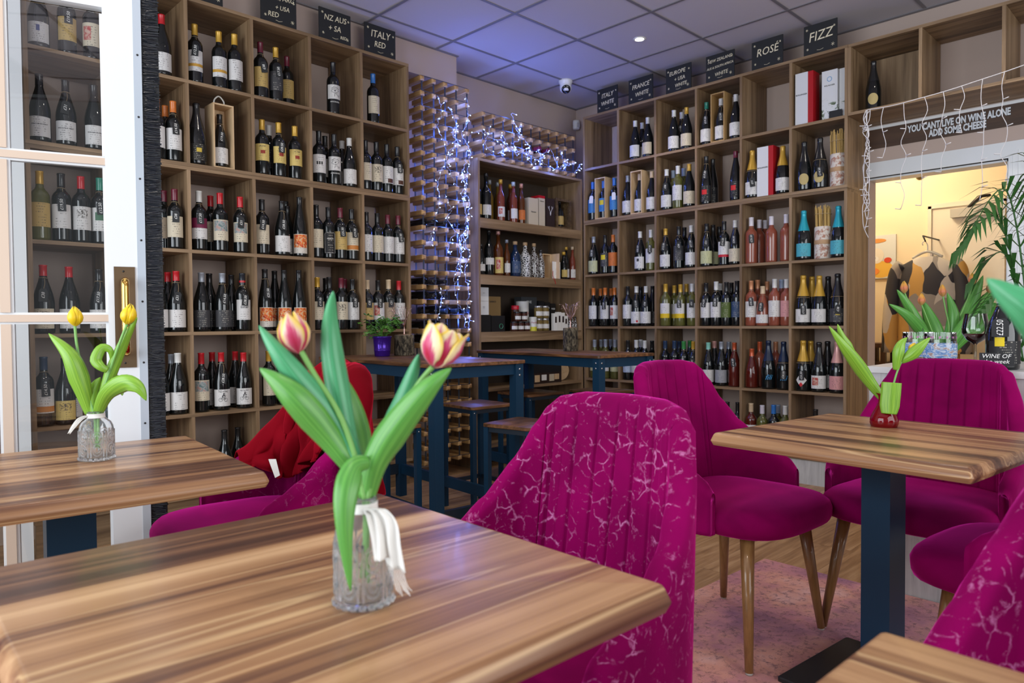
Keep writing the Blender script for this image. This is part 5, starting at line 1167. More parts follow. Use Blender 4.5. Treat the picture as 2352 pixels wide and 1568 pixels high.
def tin(label, x, y0, z, r_, h):
    t = thing('olive_tin', label, 'tin', (x,YA+y0,z+e8), 0, 'yellow and white tins')
    MB().lathe([(0,0),(r_,0),(r_,h*.3),(r_,h*.3)], 20).build('yellow_foot', tin_y, t, False); MB().lathe([(r_,h*.3),(r_,h*.97),(r_*1.02,h),(0,h)], 20, cap=False).build('white_body', tin_w, t, True)
    me = text_mesh('Perelló', r_*0.62, redlid)
    for v in me.vertices:
        x_, y_, z_ = v.co; a = x_/(r_+.001); v.co = ((r_+.0012)*math.sin(a-.3), -(r_+.0012)*math.cos(a-.3), h*.6+y_)
    inst('lettering', me, t)
tin('small yellow and white tin at the front, corner shelf', 4.035,0.05,z3,0.032,0.11); tin('large yellow and white tin behind the small one, corner shelf', 4.02,0.15,z3,0.052,0.235)
G2 = 'packets on the third level of the corner shelf'
blackc = mat('black_card', (0.012,0.012,0.013), 0.35)
carton('gift_carton', 'black box with cream picture at the left end, third level, corner shelf', 3.46,3.585,0.05,0.12,z3,0.125,blackc,group=G2)
for k in range(2):
    t = carton('white_carton', 'white display carton stacked above the black box, %s one' % ['lower','upper'][k], 3.45,3.565,0.05,0.12,z3+0.126+0.1015*k,0.10,white_card,group=G2)
    MB().lathe([(0,-.0005),(0.012,0.0),(0,0.0005)], 6).build('dark_print', brownc, t).location = (0.01,-0.001,0.06)
t = carton('gift_carton', 'black box with green round seal, third level, corner shelf', 3.60,3.74,0.06,0.11,z3,0.12,blackc,group=G2); MB().tube([(0.03+0.018*math.cos(2*PI*k/16),-0.001,0.04+0.018*math.sin(2*PI*k/16)) for k in range(17)],0.003,4).build('round_seal', mat('green_seal',(0.05,0.2,0.12),0.4), t)
carton('gift_carton', 'kraft card box behind the red-lidded jar, corner shelf', 3.66,3.83,0.20,0.10,z3,0.27,mat('kraft_card',(0.32,0.20,0.08),0.6),'SABADI',0.85,0.02,group=G2)
carton('gift_carton', 'dark grey box reading FINE behind the tins, corner shelf', 4.08,4.26,0.22,0.08,z3,0.275,mat('grey_card',(0.05,0.055,0.06),0.4),'FINE',0.85,0.03,chalk_w,group=G2)
for k, (x, h) in enumerate(((4.285,0.14),(4.335,0.15),(4.385,0.145),(4.428,0.12))):
    t = carton('nut_packet', 'white packet with dark window, %s of four leaning on the corner shelf' % ORD[k], x-0.022,x+0.022,0.03+0.005*k,0.03,z3,h,paper_w,cat='packet',group=G2); MB().box((-0.010,-0.0012,h*.45),(0.010,-0.0004,h*.8)).build('window', brownc, t)
for k, x in enumerate((4.30,4.37,4.44)): carton('tea_carton', 'black square carton with white crest, %s of three at the back, corner shelf' % ORD[k], x-0.032,x+0.032,0.2,0.08,z3,0.245-0.01*k,blackc,'W&B',0.8,0.02,chalk_w,group=G2)
for k, x in enumerate((4.475,4.515,4.55)): lathe_bottle('tiny clear bottle with black cap, %s of three at the right end, corner shelf' % ORD[k], [(0,0),(0.014,0),(0.015,0.004),(0.015,0.06),(0.007,0.08),(0.006,0.10),(0,0.10)], x, z3, patdark, capm['k'], 0.012, None, None, 0.05, 'tiny bottles on the corner shelf')
# hamper and log slice on the low shelf
t = carton('hamper_box', 'clear-fronted hamper box with black band on the low corner shelf', 3.98,4.36,0.04,0.16,AZ[4],0.24,brownc)
MB().box((-0.185,-0.002,0.085),(0.185,-0.0004,0.16)).build('black_band', blackc, t)
for k, x in enumerate((-0.10,-0.02,0.07,0.13)): MB().box((x-0.028,-0.003,0.015+0.01*(k%2)),(x+0.028,-0.0004,0.07)).build('snack_packet', (crate, paper_w, creamc, crate)[k], t); MB().box((x-0.026,-0.003,0.17),(x+0.024,-0.0004,0.215)).build('snack_packet', (creamc, crate, paper_w, creamc)[k], t)
ls = MB().lathe([(0,0),(0.075,0.0),(0.08,0.01),(0.08,0.03),(0.074,0.04),(0,0.04)], 20).build('log_slice', wood('log_end', 2, CRA, 10, 20, 0.7)); ls.rotation_euler = (PI/2+0.15,0,-0.2); ls.location = (4.455,YA+0.15,AZ[4]+0.083); tag(ls, 'round wooden log slice leaning beside the hamper box', 'wood slice')
# ------------------------------------------------------------------ rug
rug_m = mat('faded_pink_rug', (0.4,0.2,0.2), 0.95, sheen=0.2); nt, b = nodes(rug_m); v = coords(nt, 'Object')
r1 = ramp(nt, [(0.34,(0.27,0.10,0.17)),(0.45,(0.48,0.19,0.21)),(0.55,(0.60,0.27,0.20)),(0.66,(0.64,0.36,0.33))]); nt.links.new(noise(nt, v, 2.6, 5, 0.6), r1.inputs[0])
vo = N(nt, 'ShaderNodeTexVoronoi', feature='DISTANCE_TO_EDGE'); vo.inputs['Scale'].default_value = 16
wv = N(nt, 'ShaderNodeTexNoise'); wv.inputs['Scale'].default_value = 9; nt.links.new(v, wv.inputs['Vector']); ad = N(nt, 'ShaderNodeVectorMath', operation='MULTIPLY_ADD'); nt.links.new(wv.outputs['Color'], ad.inputs[0]); ad.inputs[1].default_value = (0.16,0.16,0.16); nt.links.new(v, ad.inputs[2]); nt.links.new(ad.outputs[0], vo.inputs['Vector'])
e1 = ramp(nt, [(0.0,(1,1,1)),(0.10,(0,0,0))]); nt.links.new(vo.outputs['Distance'], e1.inputs[0])
m1 = ramp(nt, [(0.46,(0,0,0)),(0.6,(1,1,1))]); nt.links.new(noise(nt, v, 8, 6, 0.75), m1.inputs[0])
sp1 = ramp(nt, [(0.52,(0,0,0)),(0.60,(1,1,1))]); nt.links.new(noise(nt, v, 42, 6, 0.75), sp1.inputs[0])
fac = math_(nt, 'MULTIPLY', math_(nt, 'ADD', math_(nt, 'MULTIPLY', math_(nt, 'MULTIPLY', e1.outputs[0], m1.outputs[0]), 0.4), math_(nt, 'MULTIPLY', sp1.outputs[0], 0.75)), 0.75, True)
nt.links.new(mix(nt, fac, r1.outputs[0], (0.10,0.03,0.055)), b.inputs['Base Color']); bump(nt, b, noise(nt, v, 300, 2), 0.4, 0.003)
t = thing('rug', 'faded pink patterned rug on the wooden floor under the right table', 'rug', (1.9,0.6,0.001), math.radians(-2))
MB().box((-0.62,-1.0,0), (1.08,0.90,0.006)).build('pile', rug_m, t)

# ------------------------------------------------------------------ dining tables
def slab(w, d_, z, prof, rc=0.018, n=5):
    # prof: (inset, z) rings from the top face outwards and down
    rings = []
    for ins, zz in prof:
        ring = []; r_ = max(rc-ins*0.5, 0.004); hw, hd = w/2-ins, d_/2-ins
        for cx, cy, a0 in ((hw-r_,hd-r_,0),(-hw+r_,hd-r_,PI/2),(-hw+r_,-hd+r_,PI),(hw-r_,-hd+r_,1.5*PI)):
            for k in range(n): a = a0+PI/2*k/(n-1); ring.append((cx+r_*math.cos(a), cy+r_*math.sin(a), z+zz))
        rings.append(ring)
    m = MB(); N_ = 4*n; vs = [p for r_ in rings for p in r_]; fs = [tuple(range(N_))]
    for i in range(len(rings)-1):
        for k in range(N_): j = (k+1) % N_; fs.append((i*N_+j, i*N_+k, (i+1)*N_+k, (i+1)*N_+j))
    fs.append(tuple(reversed([(len(rings)-1)*N_+k for k in range(N_)])))
    return m.add(vs, fs)
EDGE = [(0.016,0.0),(0.0125,-0.0006),(0.0095,-0.0025),(0.0065,-0.007),(0.002,-0.018),(0.0,-0.0235),(0.0005,-0.0255),(0.006,-0.0365)]
def dining_table(label, c_, rz, w, d_, ped=(0.10,0.08), grain=0.0, z=0.0):
    t = thing('dining_table', label, 'table', (c_[0],c_[1],z), rz, 'square pedestal dining tables')
    o = slab(w if not grain else d_, d_ if not grain else w, 0.735, EDGE, 0.010).build('tabletop', table_wood, t, True, 0.6); o.rotation_euler = (0,0,grain)
    MB().box((-ped[0]/2,-ped[1]/2,0.012), (ped[0]/2,ped[1]/2,0.68)).build('pedestal', navy, t)
    MB().box((-0.16,-0.16,0.68), (0.16,0.16,0.6975)).build('top_plate', dark_metal, t)
    slab(0.42, 0.42, 0.014, [(0.004,0),(0.0,-0.003),(0.0,-0.0135)], 0.01).build('base_plate', black_mat, t)
    return t
dining_table('front square walnut-look table with the striped tulips on it', (0.457,0.86), math.radians(-2), 0.665, 0.70)
dining_table('left square walnut-look table with yellow tulips, beside the glazed door', (0.42,1.935), math.radians(-6), 0.71, 0.71)
dining_table('right square walnut-look table with the small red vase on it', (2.19,0.705), math.radians(-6), 0.70, 0.69, (0.10,0.08), PI/2, 0.0075)
dining_table('corner of a walnut-look table at the bottom right of the picture', (0.465,-0.06), math.radians(-2), 0.70, 0.69, grain=PI/2)

# ------------------------------------------------------------------ velvet chairs (front is local -y)
def arm_path(s):
    # s in [-1,1]: left arm front, round the back, right arm front -> (x, y) of the mid line at seat level
    a = abs(s); sg = 1 if s >= 0 else -1
    tab = [(0,0.0,0.247),(0.16,0.075,0.245),(0.30,0.145,0.236),(0.40,0.19,0.220),(0.50,0.226,0.190),(0.60,0.248,0.145),(0.72,0.262,0.08),(0.86,0.270,0.0),(1.0,0.268,-0.085)]
    for (a0,x0,y0), (a1,x1,y1) in zip(tab, tab[1:]):
        if a <= a1: k = (a-a0)/(a1-a0); return (sg*(x0+(x1-x0)*k), y0+(y1-y0)*k)
    return (sg*tab[-1][1], tab[-1][2])
HT = [(0,0.920),(0.24,0.918),(0.35,0.908),(0.41,0.885),(0.46,0.845),(0.54,0.765),(0.64,0.690),(0.76,0.630),(0.88,0.592),(0.95,0.568),(1.0,0.535)]
def shell_pt(s, z, off):
    x, y = arm_path(s); e = 0.004; xa, ya = arm_path(max(-1, s-e)); xb, yb = arm_path(min(1, s+e))
    tx, ty = xb-xa, yb-ya; L_ = math.hypot(tx, ty) or 1; nx, ny = -ty/L_, tx/L_      # normal; outward = away from the seat
    if nx*x + ny*(y-0.0) < 0: nx, ny = -nx, -ny
    k = max(0, z-0.44)/0.47; back = max(0, 1-(abs(s)/0.72)**2)
    x = x*(1-0.07*k*max(0, 1-abs(s)*0.55)); y = y + 0.068*k*back - 0.012
    return Vector((x+nx*off, y+ny*off, z))
NZ = 12
SV = [-1+0.58*i/22 for i in range(22)] + [-0.42+0.84*i/126 for i in range(127)] + [0.42+0.58*(i+1)/22 for i in range(22)]
NS = len(SV)
def chair_shell():
    m = MB(); vs = []; T2 = 0.024
    for i in range(NS):
        s = SV[i]; h = smooth_interp(abs(s), HT); zb = 0.405
        endt = T2*min(1, 0.55+ (1-abs(s))*9)
        loop = []
        for j in range(NZ):                                             # inner face, bottom to top, vertical channels on the back
            z = zb + (h-0.018-zb)*j/(NZ-1)
            ch = 0.0
            if abs(s) < 0.42:
                u = (s/0.42)*3.5; fr = abs(u-round(u)); ch = (0.010*max(0, 1-fr/0.07)+0.0015*max(0, 1-fr/0.5)**2)*min(1, j/2)*min(1, (NZ-1-j)/1.5+0.25)
            loop.append(shell_pt(s, z, -endt+ch))
        loop += [shell_pt(s, h-0.006, -endt*0.72), shell_pt(s, h, -endt*0.2), shell_pt(s, h, endt*0.2), shell_pt(s, h-0.006, endt*0.72)]
        for j in range(NZ-1, -1, -1): loop.append(shell_pt(s, zb + (h-0.018-zb)*j/(NZ-1), endt))
        vs += loop
    n = 2*NZ+4; fs = []
    for i in range(NS-1):
        for k in range(n): j = (k+1) % n; fs.append((i*n+k, i*n+j, (i+1)*n+j, (i+1)*n+k))
    fs.append(tuple(range(n))); fs.append(tuple(reversed([(NS-1)*n+k for k in range(n)])))
    return m.add(vs, fs).mesh('backrest', True, velvet_plain)
def chair_seat():
    def out(a, ins):
        c_, s_ = math.cos(a), math.sin(a); p = 3.4; r_ = (abs(c_)**p + abs(s_)**p)**(-1/p)
        x, y = r_*c_*0.256, r_*s_*0.258 - 0.028
        if y < 0: x *= 1+0.05*(-y/0.28)
        return (x*(1-ins), (y+0.028)*(1-ins)-0.028)
    rings = [(0.99,0.497),(0.72,0.4965),(0.42,0.494),(0.2,0.489),(0.09,0.480),(0.03,0.466),(0.0,0.448),(0.005,0.425),(0.03,0.408),(0.10,0.400),(0.99,0.400)]
    n = 44; vs = []; fs = []
    for ins, z in rings:
        for k in range(n):
            x, y = out(2*PI*k/n, ins); vs.append((x, y, z))
    for i in range(len(rings)-1):
        for k in range(n): j = (k+1) % n; fs.append((i*n+j, i*n+k, (i+1)*n+k, (i+1)*n+j))
    fs.append(tuple(range(n))); fs.append(tuple(reversed([(len(rings)-1)*n+k for k in range(n)])))
    return MB().add(vs, fs).mesh('seat', True, velvet_plain)
def chair_leg(): return MB().tube([(0,0,0.0),(0,0,0.012),(0,0,0.41)], 0.0115, 14).add([], [])
shell_me, seat_me = chair_shell(), chair_seat()
leg_meshes = {}
for sx in (-1, 1):
    for sy in (-1, 1):
        a = Vector((sx*0.235, sy*0.19-0.01, 0.006)); b_ = Vector((sx*0.178, sy*0.15-0.01, 0.402))
        leg_meshes[(sx,sy)] = (MB().tube([a, a+(b_-a)*0.5, b_], 0.0125, 14, 0.0225).mesh('leg', True, leg_wood), MB().lathe([(0,0),(0.0105,0),(0.0115,0.004),(0.0105,0.0075),(0,0.0075)], 12, (a[0],a[1],0)).mesh('glide', True, mat('grey_glide', (0.35,0.33,0.30), 0.6)))
def chair(label, loc, rz, m, z=0.0):
    t = thing('velvet_chair', label, 'chair', (loc[0],loc[1],z), rz, 'magenta velvet chairs')
    inst('backrest', shell_me, t, mat=m); inst('seat', seat_me, t, mat=velvet_plain)
    for k, (lm, gm) in leg_meshes.items():
        l_ = inst('leg', lm, t); inst('glide', gm, l_)
    return t
R90 = math.radians(-90)      # front towards -x
chair('magenta velvet chair with pale crease marks at the front table', (0.905,0.915), R90+math.radians(-5), velvet_stain)
chB = chair('magenta velvet chair with a red throw over its back at the left table', (0.965,2.12), R90+math.radians(-6), velvet_faint)
chair('plain magenta velvet chair beside the right table, its legs on the rug', (2.225,1.198), math.radians(-3), velvet_plain, 0.0075)
chair('plain magenta velvet chair behind the right table, backed against the counter', (2.655,0.74), R90+math.radians(-4), velvet_plain, 0.0075)
chair('plain magenta velvet chair tucked in at the right table, half behind the creased one', (2.16,0.30), math.radians(180-8), velvet_plain, 0.0075)
chair('magenta velvet chair with pale crease marks at the right picture edge', (0.958,0.024), R90+math.radians(-8), velvet_stain)
chair('magenta velvet chair just cut off at the left picture edge', (-0.13,1.93), math.radians(90-4), velvet_plain)

# red throw draped over the chair back
def throw():
    vs = []; fs = []; n1, n2 = 64, 30; rt_ = random.Random(4); ph = [rt_.uniform(0,6.28) for _ in range(6)]
    for i in range(n1):
        u = i/(n1-1); s = -0.80+1.42*u; h = smooth_interp(abs(s), HT)
        zin = 0.60 - 0.05*math.sin(u*7-0.4); zout = 0.50+0.05*math.sin(u*6+2)
        if u > 0.66: zin = zin + (u-0.66)*1.6
        zin = min(zin, h-0.05); zout = min(zout, h-0.08)
        for j in range(n2):
            v_ = j/(n2-1); rip = 0.016*math.sin(u*21+ph[0]+v_*6)+0.009*math.sin(u*47+ph[1]-v_*9)+0.012*math.sin(u*10+v_*13+ph[2])+0.005*math.sin(u*80+v_*21)
            if v_ < 0.46:
                k = v_/0.46; z = zin+(h-0.012-zin)*k; p = shell_pt(s, z, -0.040-0.022*(1-k)-abs(rip)*(2.0-1.4*k))
            elif v_ < 0.56:
                k = (v_-0.46)/0.10; a = PI*k; p = shell_pt(s, h, -0.040*math.cos(a)); p.z = h-0.008+0.036*math.sin(a)+rip*0.35
            else:
                k = (v_-0.56)/0.44; z = h-0.012-(h-0.012-zout)*k; p = shell_pt(s, z, 0.040+0.016*k+abs(rip)*(0.4+1.4*k))
            vs.append(p)
    for i in range(n1-1):
        for j in range(n2-1): fs.append((i*n2+j, (i+1)*n2+j, (i+1)*n2+j+1, i*n2+j+1))
    return MB().add(vs, fs)
t = thing('throw_blanket', 'crumpled red velvet throw draped over the left chair back', 'blanket', chB.location, chB.rotation_euler[2])
o = throw().build('cloth', blanket_mat, t, True); md = o.modifiers.new('thickness', 'SOLIDIFY'); md.thickness = 0.006; md.offset = 1.0
md = o.modifiers.new('soft', 'SUBSURF'); md.levels = 1; md.render_levels = 1
Mi = (Matrix.Translation(t.location) @ Matrix.Rotation(chB.rotation_euler[2], 4, 'Z')).inverted()
MB().add([Mi @ Vector(p) for p in ((0.882,1.862,0.70),(0.897,1.848,0.70),(0.905,1.842,0.655),(0.895,1.85,0.648),(0.883,1.863,0.70),(0.898,1.849,0.70),(0.906,1.843,0.655),(0.896,1.851,0.648))], [(0,1,2,3),(7,6,5,4)]).build('care_tag', paper_w, t)

# ------------------------------------------------------------------ bar tables and stools
def bar_table(label, c_, rz, w, d_):
    t = thing('bar_table', label, 'table', (c_[0],c_[1],0), rz, 'dark wood bar tables'); H_ = 0.885; q = 0.05
    slab(w, d_, H_, [(0.003,0),(0.0,-0.002),(0.0,-0.016),(0.002,-0.018)], 0.012).build('tabletop', rustic[1], t, True, 0.6)
    for sx in (-1, 1):
        for sy in (-1, 1):
            x, y = sx*(w/2-0.035), sy*(d_/2-0.035)
            l_ = MB().box((x-q/2,y-q/2,0), (x+q/2,y+q/2,H_-0.0185)).build('leg', navy, t)
            for zz in (H_-0.045, H_-0.075):
                for ax in (0,):
                    MB().lathe([(0,0.003),(0.005,0.002),(0.006,0)], 10).build('bolt', steel, l_, True).matrix_local = Matrix.Translation((x, y-q/2 if sy < 0 else y+q/2, zz)) @ Matrix.Rotation(PI/2*(1 if sy < 0 else -1), 4, 'X')
                    MB().lathe([(0,0.003),(0.005,0.002),(0.006,0)], 10).build('bolt', steel, l_, True).matrix_local = Matrix.Translation((x-q/2 if sx < 0 else x+q/2, y, zz)) @ Matrix.Rotation(PI/2*(-1 if sx < 0 else 1), 4, 'Y')
    for sx in (-1, 1):
        x = sx*(w/2-0.035); MB().box((x-0.012,-d_/2+0.06,H_-0.072), (x+0.012,d_/2-0.06,H_-0.0185)).build('apron_rail', navy, t)
        MB().box((x-0.012,-d_/2+0.06,0.14), (x+0.012,d_/2-0.06,0.20)).build('foot_rail', navy, t)
    for sy in (-1, 1):
        y = sy*(d_/2-0.035); MB().box((-w/2+0.06,y-0.012,H_-0.072), (w/2-0.06,y+0.012,H_-0.0185)).build('apron_rail', navy, t)
        MB().box((-w/2+0.06,y-0.012,0.14), (w/2-0.06,y+0.012,0.20)).build('foot_rail', dark_metal, t)
bar_table('tall dark-wood bar table with purple pot, nearer the left shelves', (2.305,3.10), math.radians(-4), 0.56, 1.18)
bar_table('tall dark-wood bar table with one log, in front of the corner shelf', (3.42,3.05), math.radians(-6), 0.48, 1.18)
def bar_stool(label, c_, rz, w=0.30, d_=0.31):
    t = thing('bar_stool', label, 'stool', (c_[0],c_[1],0), rz, 'square dark-wood bar stools'); H_ = 0.605; q = 0.026
    slab(w, d_, H_, [(0.003,0),(0.0,-0.002),(0.0,-0.015),(0.002,-0.017)], 0.016).build('seat', rustic[0], t, True, 0.6)
    for sx in (-1, 1):
        for sy in (-1, 1):
            x, y = sx*(w/2-0.018), sy*(d_/2-0.018); l_ = MB().box((x-q/2,y-q/2,0), (x+q/2,y+q/2,H_-0.0175)).build('leg', navy, t)
            MB().lathe([(0,0.002),(0.0035,0.0015),(0.004,0)], 8).build('bolt', steel, l_, True).matrix_local = Matrix.Translation((x, y-q/2 if sy < 0 else y+q/2, H_-0.035)) @ Matrix.Rotation(PI/2*(1 if sy < 0 else -1), 4, 'X')
    for z in (0.13, H_-0.040):
        for s in (-1, 1):
            MB().box((-w/2+0.031,s*(d_/2-0.018)-0.008,z), (w/2-0.031,s*(d_/2-0.018)+0.008,z+0.022)).build('stretcher', dark_metal, t)
            MB().box((s*(w/2-0.018)-0.008,-d_/2+0.031,z), (s*(w/2-0.018)+0.008,d_/2-0.031,z+0.022)).build('stretcher', dark_metal, t)
bar_stool('front bar stool with worn brown seat at the near bar table', (2.365,2.335), math.radians(8), 0.28, 0.28)
bar_stool('bar stool tucked beside the near bar table, before the wine rack', (2.74,3.09), math.radians(-4))
bar_stool('bar stool left of the near bar table leg, behind the tulips', (1.86,2.80), math.radians(-3))
bar_stool('bar stool at the far end of the near bar table, left side', (1.895,3.28), math.radians(-4))
bar_stool('low dark stool under the far bar table, left one', (3.45,3.34), math.radians(-6), 0.32, 0.34)
bar_stool('low dark stool under the far bar table, right one', (3.87,3.06), math.radians(-6), 0.32, 0.34)

# ------------------------------------------------------------------ log ornaments with wire trees, potted plant
bark = mat('rough_bark', (0.10,0.08,0.06), 0.9); nt, b = nodes(bark); v = coords(nt, 'Object', (1,1,0.45))
rr_ = ramp(nt, [(0.40,(0.012,0.009,0.006)),(0.5,(0.075,0.058,0.036)),(0.6,(0.17,0.14,0.10)),(0.68,(0.12,0.11,0.04))]); nz = noise(nt, v, 60, 6, 0.65, 0.5); nt.links.new(nz, rr_.inputs[0]); nt.links.new(rr_.outputs[0], b.inputs['Base Color']); bump(nt, b, nz, 1.0, 0.008)
copper = mat('copper_wire', (0.60,0.40,0.36), 0.25, 1.0)
def wire_tree(label, loc, r_, h, kind):
    t = thing('log_ornament', label, 'ornament', loc, 0.3); rl = random.Random(kind)
    m_ = MB(); n = 26; rings = []
    for z, k in ((0,.97),(0.004,1.0),(h*.3,1.01),(h*.65,.99),(h-.004,1.0),(h,.96)):
        for a in range(n): q = 1+0.04*math.sin(a*2.1+z*30)+rl.uniform(-.02,.02); rings.append((r_*k*q*math.cos(2*PI*a/n), r_*k*q*math.sin(2*PI*a/n), z))
    fs = [(i*n+a, i*n+(a+1)%n, (i+1)*n+(a+1)%n, (i+1)*n+a) for i in range(5) for a in range(n)]
    m_.add(rings, fs+[tuple(reversed(range(n)))]).build('bark', bark, t, True)
    MB().lathe([(r_*.97,h-.001),(r_*.5,h+.001),(0,h+.0005)], n, cap=False).build('cut_end', wood('log_end', 2, CRA, 10, 20, 0.7), t, True)
    w_ = MB()
    for k in range(12):
        a = 2*PI*k/12; top = Vector((0.05*math.cos(a)+(-.03 if kind == 1 else 0), 0.05*math.sin(a), h+0.15+rl.uniform(-.02,.03)))
        pts = [(0.004*math.cos(a),0.004*math.sin(a),h), (0.003*math.cos(a+1),0.003*math.sin(a+1),h+.03), (0.004*math.cos(a),0.004*math.sin(a),h+.055), (top.x*.6,top.y*.6,h+.10), tuple(top)]
        w_.tube(spline(pts, 16), 0.0013, 4); w_.tube([tuple(top), (top.x*1.5+rl.uniform(-.01,.01), top.y*1.4, top.z+rl.uniform(-.02,.012))], 0.0011, 4); w_.tube([pts[3], (top.x*.9-.02, top.y*.9+rl.uniform(-.02,.02), top.z-.02)], 0.001, 4)
    w_.build('wire_tree', copper, t, True)
wire_tree('log with copper wire tree beside the purple pot', (2.475,3.43,0.8855), 0.058, 0.12, 1)
wire_tree('log with copper wire tree alone on the far bar table', (3.53,3.05,0.8855), 0.048, 0.15, 2)
purple = mat('purple_metal_pot', (0.05,0.012,0.26), 0.18, 0.5)
leafg = mat('herb_leaf', (0.06,0.18,0.02), 0.5)
t = thing('potted_herb', 'leafy green herb in a shiny purple pot on the bar table', 'plant', (2.32,3.43,0.8855))
pot = MB().lathe([(0,0),(0.042,0),(0.044,0.004),(0.046,0.03),(0.0475,0.032),(0.0475,0.036),(0.046,0.038),(0.052,0.105),(0.055,0.108),(0.055,0.114),(0.050,0.114),(0.049,0.10),(0,0.098)], 28).build('pot', purple, t, True)
rl = random.Random(8); m_ = MB(); st_ = MB()
for k in range(16):
    a = rl.uniform(0,2*PI); L_ = rl.uniform(.06,.14); tip = Vector((math.cos(a)*L_*.9, math.sin(a)*L_*.9, 0.11+rl.uniform(.02,.11)))
    st_.tube(spline([(0.02*math.cos(a),0.02*math.sin(a),0.098),(tip.x*.5,tip.y*.5,0.12+tip.z*.3),tuple(tip)], 7), 0.0012, 4)
    for q in range(9):
        c_ = Vector((tip.x*rl.uniform(.45,1.05)+rl.uniform(-.02,.02), tip.y*rl.uniform(.45,1.05)+rl.uniform(-.02,.02), tip.z*rl.uniform(.85,1.05)+rl.uniform(-.01,.02)))
        d1 = Vector((rl.uniform(-1,1),rl.uniform(-1,1),rl.uniform(-.4,.6))).normalized(); d2 = d1.cross(Vector((rl.uniform(-.3,.3),rl.uniform(-.3,.3),1))).normalized(); up_ = d1.cross(d2)*0.004; s = rl.uniform(.012,.02)
        m_.add([c_-d1*s, c_-d2*s*.8+up_, c_+d1*s, c_+d2*s*.8+up_, c_-d1*s*.2-up_], [(0,1,4),(1,2,4),(2,3,4),(3,0,4)])
st_.build('stems', leafg, t, True); tag(m_.build('leaves', leafg, t), kind='stuff')
# ------------------------------------------------------------------ tulips and vases
def petal_mat(name, stops, axis='v', streak=None):
    m = mat(name, stops[0][1], 0.4, sheen=0.15); nt, b = nodes(m); tc = N(nt, 'ShaderNodeTexCoord'); sp = N(nt, 'ShaderNodeSeparateXYZ'); nt.links.new(tc.outputs['UV'], sp.inputs[0])
    b.inputs['Subsurface Weight'].default_value = 0.15; b.inputs['Subsurface Radius'].default_value = (0.01,0.005,0.003)
    e = math_(nt, 'ABSOLUTE', math_(nt, 'SUBTRACT', sp.outputs[0], 0.5)); 
    vs = N(nt, 'ShaderNodeMapping'); vs.inputs['Scale'].default_value = (9,1.2,1); nt.links.new(tc.outputs['UV'], vs.inputs[0])
    nz = math_(nt, 'MULTIPLY', math_(nt, 'SUBTRACT', noise(nt, vs.outputs[0], 2.0, 3), 0.5), 0.5)
    if streak: f = math_(nt, 'ADD', math_(nt, 'ADD', math_(nt, 'MULTIPLY', e, 1.15), math_(nt, 'MULTIPLY', sp.outputs[1], 0.55)), nz)
    else: f = math_(nt, 'ADD', sp.outputs[1], math_(nt, 'MULTIPLY', nz, 0.5))
    r = ramp(nt, stops); nt.links.new(f, r.inputs[0]); nt.links.new(r.outputs[0], b.inputs['Base Color']); return m
PET = {'flame': petal_mat('tulip_petal_flame', [(0.15,(0.42,0.02,0.07)),(0.42,(0.50,0.06,0.14)),(0.56,(0.68,0.42,0.34)),(0.72,(0.75,0.55,0.16)),(0.95,(0.75,0.48,0.04))], streak=True),
       'yellow': petal_mat('tulip_petal_yellow', [(0.0,(0.60,0.42,0.01)),(0.5,(0.75,0.50,0.005)),(1.0,(0.78,0.58,0.03))]), 'bud': petal_mat('tulip_petal_orange', [(0.0,(0.42,0.30,0.08)),(0.45,(0.55,0.16,0.07)),(1.0,(0.72,0.42,0.04))])}
PET['open'] = petal_mat('tulip_petal_open', [(0.20,(0.46,0.012,0.05)),(0.46,(0.52,0.05,0.16)),(0.58,(0.76,0.60,0.40)),(0.78,(0.80,0.68,0.32)),(0.95,(0.75,0.50,0.03))], streak=True)
leaf_m = mat('tulip_leaf', (0.10,0.32,0.05), 0.35, sheen=0.1); nt, b = nodes(leaf_m); v = coords(nt, 'UV', (26,1.0,1))
rr_ = ramp(nt, [(0.3,(0.055,0.21,0.035)),(0.55,(0.11,0.34,0.06)),(0.75,(0.20,0.44,0.09))]); nt.links.new(noise(nt, v, 1.0, 2), rr_.inputs[0]); nt.links.new(rr_.outputs[0], b.inputs['Base Color'])
b.inputs['Subsurface Weight'].default_value = 0.2; b.inputs['Subsurface Radius'].default_value = (0.004,0.008,0.002)
leaf_blue = mat('tulip_leaf_bluish', (0.06,0.33,0.17), 0.35, sheen=0.15); nt, b = nodes(leaf_blue); v = coords(nt, 'UV', (26,1.0,1))
rr_ = ramp(nt, [(0.3,(0.035,0.22,0.08)),(0.55,(0.07,0.34,0.15)),(0.75,(0.14,0.45,0.24))]); nt.links.new(noise(nt, v, 1.0, 2), rr_.inputs[0]); nt.links.new(rr_.outputs[0], b.inputs['Base Color'])
leaf_yel = mat('tulip_leaf_fresh', (0.2,0.42,0.04), 0.35, sheen=0.1); nt, b = nodes(leaf_yel); v = coords(nt, 'UV', (26,1.0,1))
rr_ = ramp(nt, [(0.3,(0.11,0.27,0.02)),(0.55,(0.21,0.41,0.035)),(0.75,(0.33,0.52,0.07))]); nt.links.new(noise(nt, v, 1.0, 2), rr_.inputs[0]); nt.links.new(rr_.outputs[0], b.inputs['Base Color'])
stem_m = mat('tulip_stem', (0.17,0.38,0.09), 0.4)
CAMP = Vector((0,0,1.07))
